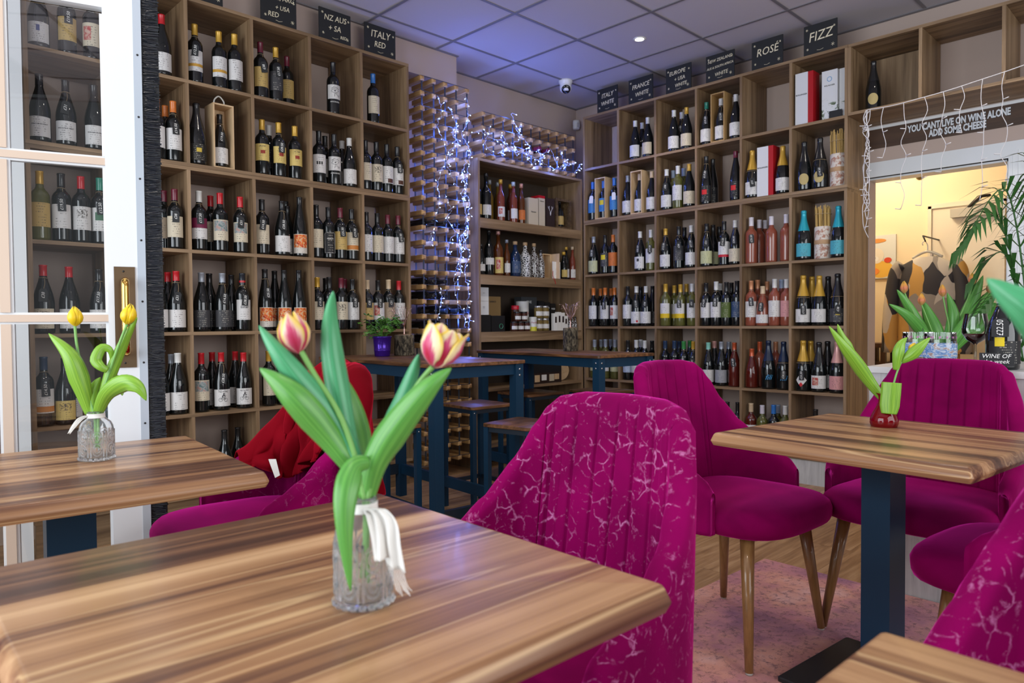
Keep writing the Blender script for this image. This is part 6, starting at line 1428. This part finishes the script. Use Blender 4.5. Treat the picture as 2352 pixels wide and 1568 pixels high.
def leaf(pts, w, fold, name, m, parent, blunt=False, n=22, facing=None):
    P_ = spline(pts, n); mb = MB()
    frames = []
    for i, p in enumerate(P_):
        t_ = (P_[min(i+1,n-1)]-P_[max(i-1,0)]).normalized(); vw = (facing - p) if facing is not None else (CAMP-p); vw.normalize()
        side = t_.cross(vw)
        if side.length < 0.05: side = frames[-1][1].copy() if frames else Vector((1,0,0))
        side.normalize()
        if frames and side.dot(frames[-1][1]) < 0: side = -side
        frames.append((p, side, side.cross(t_).normalized()))
    vs_fn = lambda u: ((0.5+0.5*u/0.38 if u < 0.38 else 1-((u-0.38)/0.62)**1.9) if not blunt else min(1, 0.75+u))
    def fn(u, v_):
        i = min(int(round(u*(n-1))), n-1); p, s, nn = frames[i]; k = v_*2-1; hw = w*0.5*vs_fn(u)
        return p + s*(k*hw) + nn*(-abs(k)**1.6*hw*fold*1.2)
    mb.grid(fn, n, 9); mb.uv = [(j/8, i/(n-1)) for i in range(n) for j in range(9)]
    o = mb.build(name, m, parent, True); md = o.modifiers.new('thickness', 'SOLIDIFY'); md.thickness = 0.0008; return o
def flower(kind, base, tip, h, parent, name='flower_head'):
    base, tip = Vector(base), Vector(tip); ax = (tip-base).normalized(); q = ax.to_track_quat('Z','Y').to_matrix()
    g = bpy.data.objects.new(name, None); 
    prof = {'flame': [(0,.006),(.12,.20),(.30,.34),(.50,.40),(.72,.36),(.88,.28),(1,.20)], 'open': [(0,.006),(.12,.22),(.3,.38),(.5,.46),(.72,.46),(.88,.47),(1,.50)], 'yellow': [(0,.006),(.12,.20),(.3,.33),(.5,.36),(.72,.29),(.88,.18),(1,.07)], 'bud': [(0,.006),(.12,.16),(.3,.27),(.5,.29),(.72,.21),(.88,.12),(1,.03)]}[kind]
    objs = []
    for ring in range(2):
        for k in range(3):
            a0 = 2*PI*k/3 + ring*PI/3 + 0.35; wid = 1.12 if ring == 0 else 1.2; rs_ = 1.0 if ring == 0 else 0.88; hs = (1.0 if ring == 0 else 0.96)*(1+0.05*math.sin(k*5+ring))
            def fn(u, v_):
                r_ = interp(v_, prof)*h*rs_; wv = wid*(min(1, 0.5+v_*1.8))*(1-max(0, v_-0.45)**2.2*2.7); k_ = (u*2-1); a = a0+k_*max(wv,0.03)*0.78
                rr = r_*(1-0.10*k_*k_*(1 if kind != 'open' else -0.2)); return base + q @ Vector((rr*math.cos(a), rr*math.sin(a), v_*h*hs*(1-0.05*abs(k_))))
            o = MB().grid(fn, 9, 12, uv=True).build('petal', PET[kind], parent, True); md = o.modifiers.new('thickness', 'SOLIDIFY'); md.thickness = 0.0007; objs.append(o)
    return objs
def tulip_things(var, names, lead, group):
    """every tulip with its petals and stem is one thing, every loose leaf blade belongs to the tulip it grows on"""
    items = [e for e in PLANTS if e[0] == var]; stems = [e for e in items if e[1] == 'stem']; heads = [e for e in items if e[1].startswith('head')]; leaves = [e for e in items if e[1] == 'leaf']
    ts = []
    for k, st in enumerate(stems):
        t = thing('tulip', names[k], 'flower', st[2][0], 0, group, True); ts.append(t)
        MB().tube(spline(st[2], 24), st[3], 8).build('stem', stem_m, t, True)
    for k, hd in enumerate(heads):
        for o in flower(hd[1][5:], hd[2][0], hd[2][1], hd[3], ts[k]): pass
    for k, lf in enumerate(leaves):
        if not ts: continue
        t = ts[k % len(ts)] if lead is None else ts[lead[k]]
        leaf(lf[2], lf[3], lf[4], 'leaf', leaf_blue if (var == 'front' and k in (0,1,6)) else leaf_yel if var in ('left','red') else leaf_m, t, blunt=(var == 'red' and k == 2))
    return ts
tulip_things('front', ['tulip with closed red and yellow head in the front vase', 'tulip with open cream and red head in the front vase'], [0,0,0,1,1,1,1], 'tulips in the front vase')
tulip_things('left', ['left yellow tulip in the vase by the door', 'right yellow tulip in the vase by the door'], [0,1,1,1,0,1], 'yellow tulips by the door')
tulip_things('red', ['small yellow tulip bending over in the red vase'], None, None)
tulip_things('counter', ['orange tulip bud leaning furthest left on the counter', 'low reddish tulip bud, second from left on the counter', 'orange tulip bud in the middle on the counter', 'tall orange tulip bud right of the middle on the counter', 'orange tulip bud leaning furthest right on the counter'], [0,0,1,1,2,3,4,4,3], 'orange tulips on the counter')

def bottle_vase(label, loc, r_, h, group, rz=0.0):
    t = thing('glass_bottle_vase', label, 'vase', loc, rz, group)
    n = 48; rings = []; inner = []
    prof = [(0.90,0.0),(0.99,0.02),(1.0,0.08),(1.0,0.62),(0.97,0.70),(0.85,0.78),(0.62,0.84),(0.46,0.88),(0.44,0.91),(0.45,0.94),(0.52,0.965),(0.52,0.985),(0.46,1.0)]
    vs = []; fs = []
    for i, (k, z) in enumerate(prof):
        for a in range(n):
            th = 2*PI*a/n; q = 1.0
            if 0.04 < z < 0.66: q += 0.03*math.cos(th*14)*(1 if z > 0.1 else 0.5)
            vs.append((r_*k*q*math.cos(th), r_*k*q*math.sin(th), z*h))
    m = len(prof)
    ip = [(0.40,1.0),(0.37,0.95),(0.36,0.90),(0.52,0.83),(0.78,0.765),(0.90,0.68),(0.92,0.6),(0.92,0.10),(0.80,0.06)]
    for k, z in ip:
        for a in range(n): th = 2*PI*a/n; vs.append((r_*k*math.cos(th), r_*k*math.sin(th), z*h))
    M_ = m+len(ip)
    for i in range(M_-1):
        for a in range(n): b_ = (a+1) % n; fs.append((i*n+a, i*n+b_, (i+1)*n+b_, (i+1)*n+a))
    fs.append(tuple(reversed(range(n)))); fs.append(tuple((M_-1)*n+a for a in range(n)))
    MB().add(vs, fs).build('glass', clear_glass, t, True)
    be = MB()
    for z in (0.035,):
        for a in range(20): th = 2*PI*a/20; be.lathe([(0,-.0045),(.0035,-.003),(.005,0),(.0035,.003),(0,.0045)], 8, (r_*1.0*math.cos(th), r_*1.0*math.sin(th), z*h+.001), cap=False)
    be.build('beaded_foot', clear_glass, t, True)
    rel = MB()
    for a in range(7):
        th0 = 2*PI*a/7
        for q_ in (-1, 1): rel.tube([((r_*1.02)*math.cos(th0+PI/7+q_*.09), (r_*1.02)*math.sin(th0+PI/7+q_*.09), z_*h) for z_ in (0.09,0.25,0.45,0.62)], 0.0016, 6)
        for z0, rr in ((0.24,0.010),(0.24,0.005),(0.48,0.010),(0.48,0.005)):
            pts = []
            for j in range(13):
                an = 2*PI*j/12; th = th0+rr*math.cos(an)/r_; pts.append(((r_*1.012)*math.cos(th), (r_*1.012)*math.sin(th), z0*h+rr*1.5*math.sin(an)))
            rel.tube(pts, 0.0017, 6)
    rel.build('moulded_relief', clear_glass, t, True)
    cl = mat('white_ribbon_cloth', (0.72,0.70,0.66), 0.8)
    rb_ = MB().lathe([(r_*.53,0.862*h),(r_*.50,0.87*h),(r_*.49,0.945*h),(r_*.50,0.955*h)], 24, cap=False).build('ribbon', cl, t, True)
    md = rb_.modifiers.new('thickness','SOLIDIFY'); md.thickness = 0.0015; md.offset = 1.0
    return t, cl
# front vase with a big tassel of ribbon on its right, left vase with a short ribbon end on its left
Rt = Vector((0.7137,-0.7004,0))
fv, cl = bottle_vase('moulded clear glass vase with white tassel on the front table', (0.463,0.730,0.7355), 0.0335, 0.128, 'clear bottle vases')
def ribbon(parent, pts, w0, w1, tw=0.3):
    n = 16; P_ = spline(pts, n)
    def fn(u, v_):
        i = int(round(u*(n-1))); p = P_[i]; w = w0+(w1-w0)*u; k = v_*2-1
        return p + Rt*(k*w*0.5*math.cos(tw*u*2)) + Vector((-0.7,-0.714,0))*(0.004*math.sin(k*5+u*3)+k*w*0.5*math.sin(tw*u*2)) 
    o = MB().grid(fn, n, 9).build('ribbon_tail', cl, parent, True); md = o.modifiers.new('thickness','SOLIDIFY'); md.thickness = 0.001; return o
V3 = lambda r_, f_, z: tuple(Rt*r_ + Vector((-0.7,-0.714,0))*f_ + Vector((0,0,z)))
ribbon(fv, [V3(.012,.018,.118), V3(.024,.026,.118), V3(.036,.032,.105), V3(.040,.036,.080), V3(.045,.036,.052)], 0.014, 0.030)
ribbon(fv, [V3(.012,.016,.116), V3(.020,.028,.112), V3(.028,.036,.09), V3(.032,.040,.065)], 0.012, 0.026, -.4)
fr = MB()
for k in range(9): fr.tube(spline([V3(.036+.002*k,.036,.055), V3(.042+.002*k,.037,.042-.001*k), V3(.046+.0022*k,.038,.028-.002*(k%4))], 6), 0.0004, 3)
fr.build('frayed_threads', cl, fv)
lv, cl = bottle_vase('moulded clear glass vase with white ribbon on the left table', (0.497,2.000,0.7355), 0.0385, 0.122, 'clear bottle vases')
ribbon(lv, [V3(-.012,.016,.112), V3(-.026,.022,.105), V3(-.042,.026,.085), V3(-.052,.028,.070)], 0.012, 0.018)
# ruby vase
t = thing('bud_vase', 'small ruby glass bud vase on the right table', 'vase', (2.347,0.755,0.7355))
MB().lathe([(0,0),(0.028,0),(0.036,0.006),(0.0405,0.018),(0.040,0.030),(0.034,0.046),(0.024,0.064),(0.0165,0.082),(0.0155,0.094),(0.0185,0.104),(0.024,0.110),(0.022,0.110),(0.0155,0.102),(0.0125,0.092),(0.0135,0.080),(0.020,0.062),(0.030,0.044),(0.036,0.028),(0.033,0.012),(0,0.008)], 32).build('glass', red_glass, t, True)
# vase just outside the picture whose leaf reaches in
nv, cl2 = bottle_vase('clear glass vase on the corner table, outside the picture', (0.735,0.035,0.7355), 0.0335, 0.128, 'clear bottle vases')
t = thing('tulip', 'broad blurred tulip leaf reaching in from the right edge', 'flower', (0.735,0.035,0.76), 0, None, True)
lf = [e for e in PLANTS if e[0] == 'near'][0]
leaf([(0.735,0.035,0.86),(0.765,0.045,0.92)]+[tuple(p) for p in lf[2][1:]], lf[3], lf[4], 'leaf', leaf_blue, t); MB().tube(spline([(0.735,0.035,0.77),(0.735,0.035,0.86),(0.80,0.03,0.98),(0.83,0.05,1.02)], 16), 0.0034, 8).build('stem', stem_m, t, True)
for o in flower('flame', (0.83,0.05,1.02), (0.85,0.06,1.09), 0.055, t): pass

# ------------------------------------------------------------------ counter on the right
t = thing('counter', 'pale grey wood-effect serving counter with light top', 'counter', (2.99,0.0,0), 0, None, True)
MB().box((2.995,-1.4,0.0), (3.70,1.02,0.862)).build('front_panel', grey_wood, t)
MB().box((2.985,-1.41,0.8625), (3.72,1.03,0.887)).build('worktop', mat('pale_worktop', (0.58,0.58,0.58), 0.35), t)
Zc = 0.8875
# glass tumblers holding the counter tulips, painted with blue waves
paintgl = mat('painted_blue_glass', (0.5,0.6,0.75), 0.2); nt, b = nodes(paintgl); rr_ = ramp(nt, [(0.35,(0.62,0.68,0.78)),(0.48,(0.06,0.20,0.50)),(0.55,(0.55,0.62,0.72)),(0.66,(0.35,0.18,0.12)),(0.72,(0.62,0.62,0.66))]); nt.links.new(noise(nt, coords(nt,'Object',(1,1,2)), 22, 3, 0.5, 1.2), rr_.inputs[0]); nt.links.new(rr_.outputs[0], b.inputs['Base Color'])
for k, (x, y, lb) in enumerate(((3.36,0.865,'painted glass vase holding the orange tulips on the counter'),(3.42,1.005-0.04,'painted glass vase standing left of the tulip one on the counter'))):
    q = thing('painted_vase', lb, 'vase', (x,y,Zc), 0, 'painted glass vases')
    MB().lathe([(0,0),(0.055,0),(0.060,0.005),(0.062,0.05),(0.060,0.10)], 28, cap=False).build('clear_body', glassy('thin_glass', (0.9,0.92,0.92), 2.2), q, True)
    MB().lathe([(0.0625,0.025),(0.0630,0.045),(0.0625,0.085)], 28, cap=False).build('painted_band', paintgl, q, True)
    MB().lathe([(0.0590,0.1005),(0.0595,0.130)], 28, cap=False).build('clear_rim', glassy('thin_glass', (0.9,0.92,0.92), 2.2), q, True)
    for a in range(14): MB().box((-0.003,-0.0009,0.105),(0.003,0.0,0.113)).build('pink_dash', mat('pink_dash', (0.5,0.2,0.4), 0.5), q).matrix_local = Matrix.Rotation(2*PI*a/14, 4, 'Z') @ Matrix.Translation((0,-0.0602,0))
# wine of the week
t = make_bottle('U','lw','dark','black','plain',0,(3.10,0.595,Zc),math.radians(-62),'large dark wine bottle with yellow square label on the counter',None,'bottle','wine_bottle',1.0)
t.scale = (1.3,1.3,0.965)
MB().grid(lambda u, v_: (0.0424*math.sin(-.75+.55*u), -0.0424*math.cos(-.75+.55*u), 0.088+0.034*v_), 5, 2).build('yellow_square', mat('yellow_print', (0.72,0.55,0.0), 0.5), t, True)
inst('twine', twine_me['U'], t)
pt = inst('price_tag', tag_me, t, (-0.020,-0.0445,0.19), (0,0,-0.3)); pt.scale = (1.25,1,1.2)
inst('lettering', text_mesh('£22.50', 0.018, chalk_w, 0.1), pt, (0,-0.001,-0.027)).rotation_euler = (Matrix.Rotation(PI/2,3,'X') @ Matrix.Rotation(PI/2,3,'Z')).to_euler()
t = thing('small_chalk_sign', 'small black chalk sign reading WINE OF the week', 'sign', (3.022,0.598,Zc), math.radians(-74))
MB().box((-0.052,-0.003,0.016),(0.052,0.003,0.062)).build('board', slate, t)
for s in (-1, 1): MB().tube([(s*0.012,-0.01,0.001),(s*0.008,0.0,0.018),(s*0.012,0.02,0.001)], 0.002, 6).build('easel_foot', steel, t, True)
for tx, z in (('WINE OF',0.050),('the week',0.031)):
    o = inst('lettering', text_mesh(tx, 0.021, chalk_w, 0.2), t, (-0.002,-0.0038,z)); o.rotation_euler = (PI/2,0,0)
t = thing('wine_glass', 'large stemmed wine glass with a little red wine on the counter', 'glass', (3.165,0.695,Zc))
MB().lathe([(0,0),(0.034,0),(0.034,0.002),(0.006,0.006),(0.004,0.012),(0.004,0.085),(0.010,0.092),(0.030,0.105),(0.045,0.13),(0.046,0.15),(0.036,0.205)], 28, cap=False).build('glass', glassy('thin_glass', (0.9,0.92,0.92), 2.2), t, True)
MB().lathe([(0,0.0945),(0.0285,0.1075),(0.042,0.128),(0,0.128)], 28).build('wine', mat('red_wine', (0.10,0.006,0.01), 0.08), t, True)
t = thing('menu_tray', 'shiny black menu folder lying on the counter', 'folder', (3.22,0.78,Zc), 0.2)
MB().box((-0.10,-0.08,0),(0.10,0.08,0.008)).build('lower_cover', black_mat, t); MB().box((-0.10,-0.08,0.0085),(0.10,0.08,0.022)).build('upper_cover', mat('black_gloss', (0.01,0.01,0.012), 0.06), t)

# ------------------------------------------------------------------ palm behind the counter
t = thing('palm_plant', 'tall green palm behind the counter in front of the doorway', 'plant', (3.98,0.62,0))
MB().lathe([(0,0),(0.12,0),(0.15,0.02),(0.17,0.30),(0.16,0.30),(0.14,0.27),(0,0.27)], 24).build('pot', mat('grey_pot', (0.2,0.2,0.2), 0.6), t, True)
palm_m = mat('palm_leaf', (0.035,0.12,0.025), 0.35); rp = random.Random(21)
fronds = [(-0.30,0.20,1.60,0.8),(-0.12,0.30,1.50,0.85),(-0.05,0.26,1.34,0.8),(-0.20,-0.25,1.66,1.0),(0.20,0.10,1.62,1.0),(-0.30,-0.30,1.42,1.0),(-0.05,0.02,1.72,0.8),(-0.18,0.22,1.16,0.6),(0.35,-0.25,1.5,0.9)]
for fx, fy, fz, sc in fronds:
    pts = spline([(rp.uniform(-.03,.03),rp.uniform(-.03,.03),0.27),(fx*.15,fy*.15,fz*.6),(fx*.5,fy*.5,fz*1.02),(fx,fy,fz*.93)], 26)
    st_ = MB().tube(pts, 0.006, 6, 0.002).build('frond_stalk', palm_m, t, True); lf_ = MB()
    for i in range(9, 26):
        p = pts[i]; tg_ = (pts[min(i+1,25)]-pts[i-1]).normalized(); sd = tg_.cross(Vector((0,0,1))).normalized()
        for s in (-1, 1):
            L_ = (0.19*math.sin(PI*min(1,(i-8)/18.0)*0.85+0.3)+0.03)*sc; d_ = (sd*s*0.8+tg_*0.75).normalized()
            a_, b1, c_ = p, p+d_*L_*.5+Vector((0,0,0.01)), p+d_*L_+Vector((0,0,-0.06*sc)); w_ = d_.cross(Vector((0,0,1))).normalized()*0.0095
            lf_.add([a_-w_*.4, a_+w_*.4, b1+w_, b1-w_, c_], [(0,1,2,3),(3,2,4)])
    tag(lf_.build('leaflets', palm_m, st_), kind='stuff')

# ------------------------------------------------------------------ the room beyond the doorway
XR = 6.40
dr = struct('door_2', (XR-0.03,1.47,0))
MB().box((XR-0.045,1.24,0),(XR-0.005,1.70,1.95)).build('leaf', mat('cream_door', (0.72,0.64,0.50), 0.4), dr)
for ya, yb, za, zb in ((1.70,1.725,0,1.97),(1.21,1.24,0,1.97),(1.21,1.725,1.95,1.985)): MB().box((XR-0.06,ya,za),(XR-0.001,yb,zb)).build('frame', mat('cream_door', (0.72,0.64,0.50), 0.4), dr)
MB().box((XR-0.065,1.69,1.50),(XR-0.046,1.705,1.60)).build('hinge', steel, dr)
MB().box((XR-0.10,1.27,1.86),(XR-0.047,1.56,1.925)).build('closer_body', mat('silver_beige', (0.45,0.42,0.35), 0.4), dr)
MB().tube([(XR-0.08,1.44,1.93),(XR-0.16,1.34,1.99),(XR-0.10,1.30,2.0)], 0.012, 6).build('closer_arm', black_mat, dr)
t = thing('canvas_picture', 'bright canvas picture of a dog with a red drink', 'picture', (XR-0.02,2.085,1.42), 0)
art_m = mat('canvas_background', (0.60,0.62,0.60), 0.6)
MB().box((0,-0.115,0),(0.018,0.115,0.36)).build('canvas', art_m, t)
def blob(name, cy, cz, ry, rz_, col, k=1): 
    n = 18; MB().add([(-0.001*k, cy+ry*math.cos(2*PI*i/n), cz+rz_*math.sin(2*PI*i/n)) for i in range(n)], [tuple(range(n))]).build(name, mat(name+'_paint', col, 0.6), t)
blob('yellow_shirt', 0.0,0.075,0.10,0.07,(0.72,0.42,0.06)); blob('dog_face', 0.035,0.19,0.06,0.065,(0.68,0.62,0.52),2); blob('dog_snout', 0.045,0.165,0.03,0.022,(0.72,0.70,0.66),3); blob('dog_nose', 0.05,0.172,0.010,0.010,(0.03,0.02,0.02),4)
blob('orange_ribbon', 0.03,0.315,0.072,0.018,(0.62,0.26,0.06),2); blob('red_drink', -0.055,0.15,0.03,0.022,(0.60,0.06,0.02),4); blob('flowers', 0.06,0.06,0.05,0.03,(0.72,0.22,0.03),3)
t = thing('wooden_stool', 'small dark wooden stool in the back room under the picture', 'stool', (6.20,2.03,0))
dkb = wood('dark_stool_wood', 2, [(0.3,(0.03,0.012,0.006)),(0.6,(0.09,0.04,0.018))], 2, 20, 0.4)
MB().box((-0.14,-0.09,0.85),(0.14,0.09,0.885)).build('seat', dkb, t)
for sx in (-1,1):
    for sy in (-1,1): MB().box((sx*0.115-0.018,sy*0.065-0.018,0),(sx*0.115+0.018,sy*0.065+0.018,0.85)).build('leg', dkb, t)
MB().box((-0.1,-0.07,0.70),(0.1,0.07,0.73)).build('stretcher', dkb, t)
# blouse on a hanger
blouse_m = mat('leaf_print_fabric', (0.6,0.5,0.4), 0.7); nt, b = nodes(blouse_m); v = coords(nt, 'Object', (1,1,0.55)); 
vo = N(nt, 'ShaderNodeTexVoronoi'); vo.inputs['Scale'].default_value = 11; vo.inputs['Randomness'].default_value = 1.0
wv = N(nt, 'ShaderNodeTexNoise'); wv.inputs['Scale'].default_value = 5; nt.links.new(v, wv.inputs['Vector']); ad = N(nt, 'ShaderNodeVectorMath', operation='MULTIPLY_ADD'); nt.links.new(wv.outputs['Color'], ad.inputs[0]); ad.inputs[1].default_value = (0.15,0.15,0.15); nt.links.new(v, ad.inputs[2]); nt.links.new(ad.outputs[0], vo.inputs['Vector'])
sc_ = N(nt, 'ShaderNodeSeparateColor'); nt.links.new(vo.outputs['Color'], sc_.inputs[0])
rr_ = ramp(nt, [(0.0,(0.03,0.028,0.032)),(0.34,(0.50,0.45,0.38)),(0.62,(0.50,0.28,0.07)),(0.80,(0.26,0.23,0.20))], 'CONSTANT'); nt.links.new(sc_.outputs[0], rr_.inputs[0]); nt.links.new(rr_.outputs[0], b.inputs['Base Color'])
t = thing('patterned_blouse', 'leaf-print blouse hanging on a clear hanger in the back room', 'clothing', (5.95,1.62,0.70))
def body(u, v_):
    a = 2*PI*u; z = 0.84*v_; wd = interp(v_, [(0,0.215),(0.5,0.205),(0.82,0.20),(0.93,0.185),(0.985,0.10),(1.0,0.075)]); dp = interp(v_, [(0,0.07),(0.8,0.075),(0.97,0.05),(1,0.04)])
    f_ = 1+0.04*math.sin(a*7+v_*2)*(1-v_); return (dp*math.sin(a)*f_, wd*math.cos(a)*f_, z)
MB().grid(body, 41, 18).build('bodice', blouse_m, t, True)
for s in (-1, 1):
    o = MB(); o.tube(spline([(0,s*0.17,0.79),(0,s*0.215,0.72),(-0.01,s*0.245,0.45),(-0.02,s*0.25,0.12)], 20), 0.05, 12, 0.058); o.build('sleeve', blouse_m, t, True)
MB().tube(spline([(0,-0.10,0.835),(0,-0.05,0.865),(0,0,0.88),(0,0.05,0.865),(0,0.10,0.835)], 16), 0.010, 8).build('hanger', mat('clear_hanger', (0.6,0.6,0.58), 0.1, trans=0.5), t, True)
MB().tube(spline([(0,0,0.885),(0,0,0.93),(0,0.018,0.96),(0,0.035,0.945),(0,0.03,0.93)], 16), 0.0035, 6).build('hook', steel, t, True)
MB().tube([(0.0,0.012,0.955),(0.0,0.03,1.0),(0.43,0.03,1.0)], 0.006, 6).build('wall_peg', black_mat, t, True)
o = MB().lathe([(0,0),(0.028,0),(0.03,0.006),(0.018,0.02),(0.006,0.03),(0,0.03)], 16).build('wall_hook', mat('aged_bronze', (0.12,0.09,0.03), 0.4, 0.6), None, True); o.rotation_euler = (0,-PI/2,0); o.location = (6.398,1.80,2.23); tag(o, 'small dark bronze fitting on the warm back room wall', 'fitting')
t = thing('glass_bauble', 'clear glass bauble with dark ring hanging behind the blouse collar', 'ornament', (5.98,1.56,1.615))
bpy.data.objects.remove(t)
for k in list(bpy.data.objects):
    if '_world' in k.keys(): del k['_world']
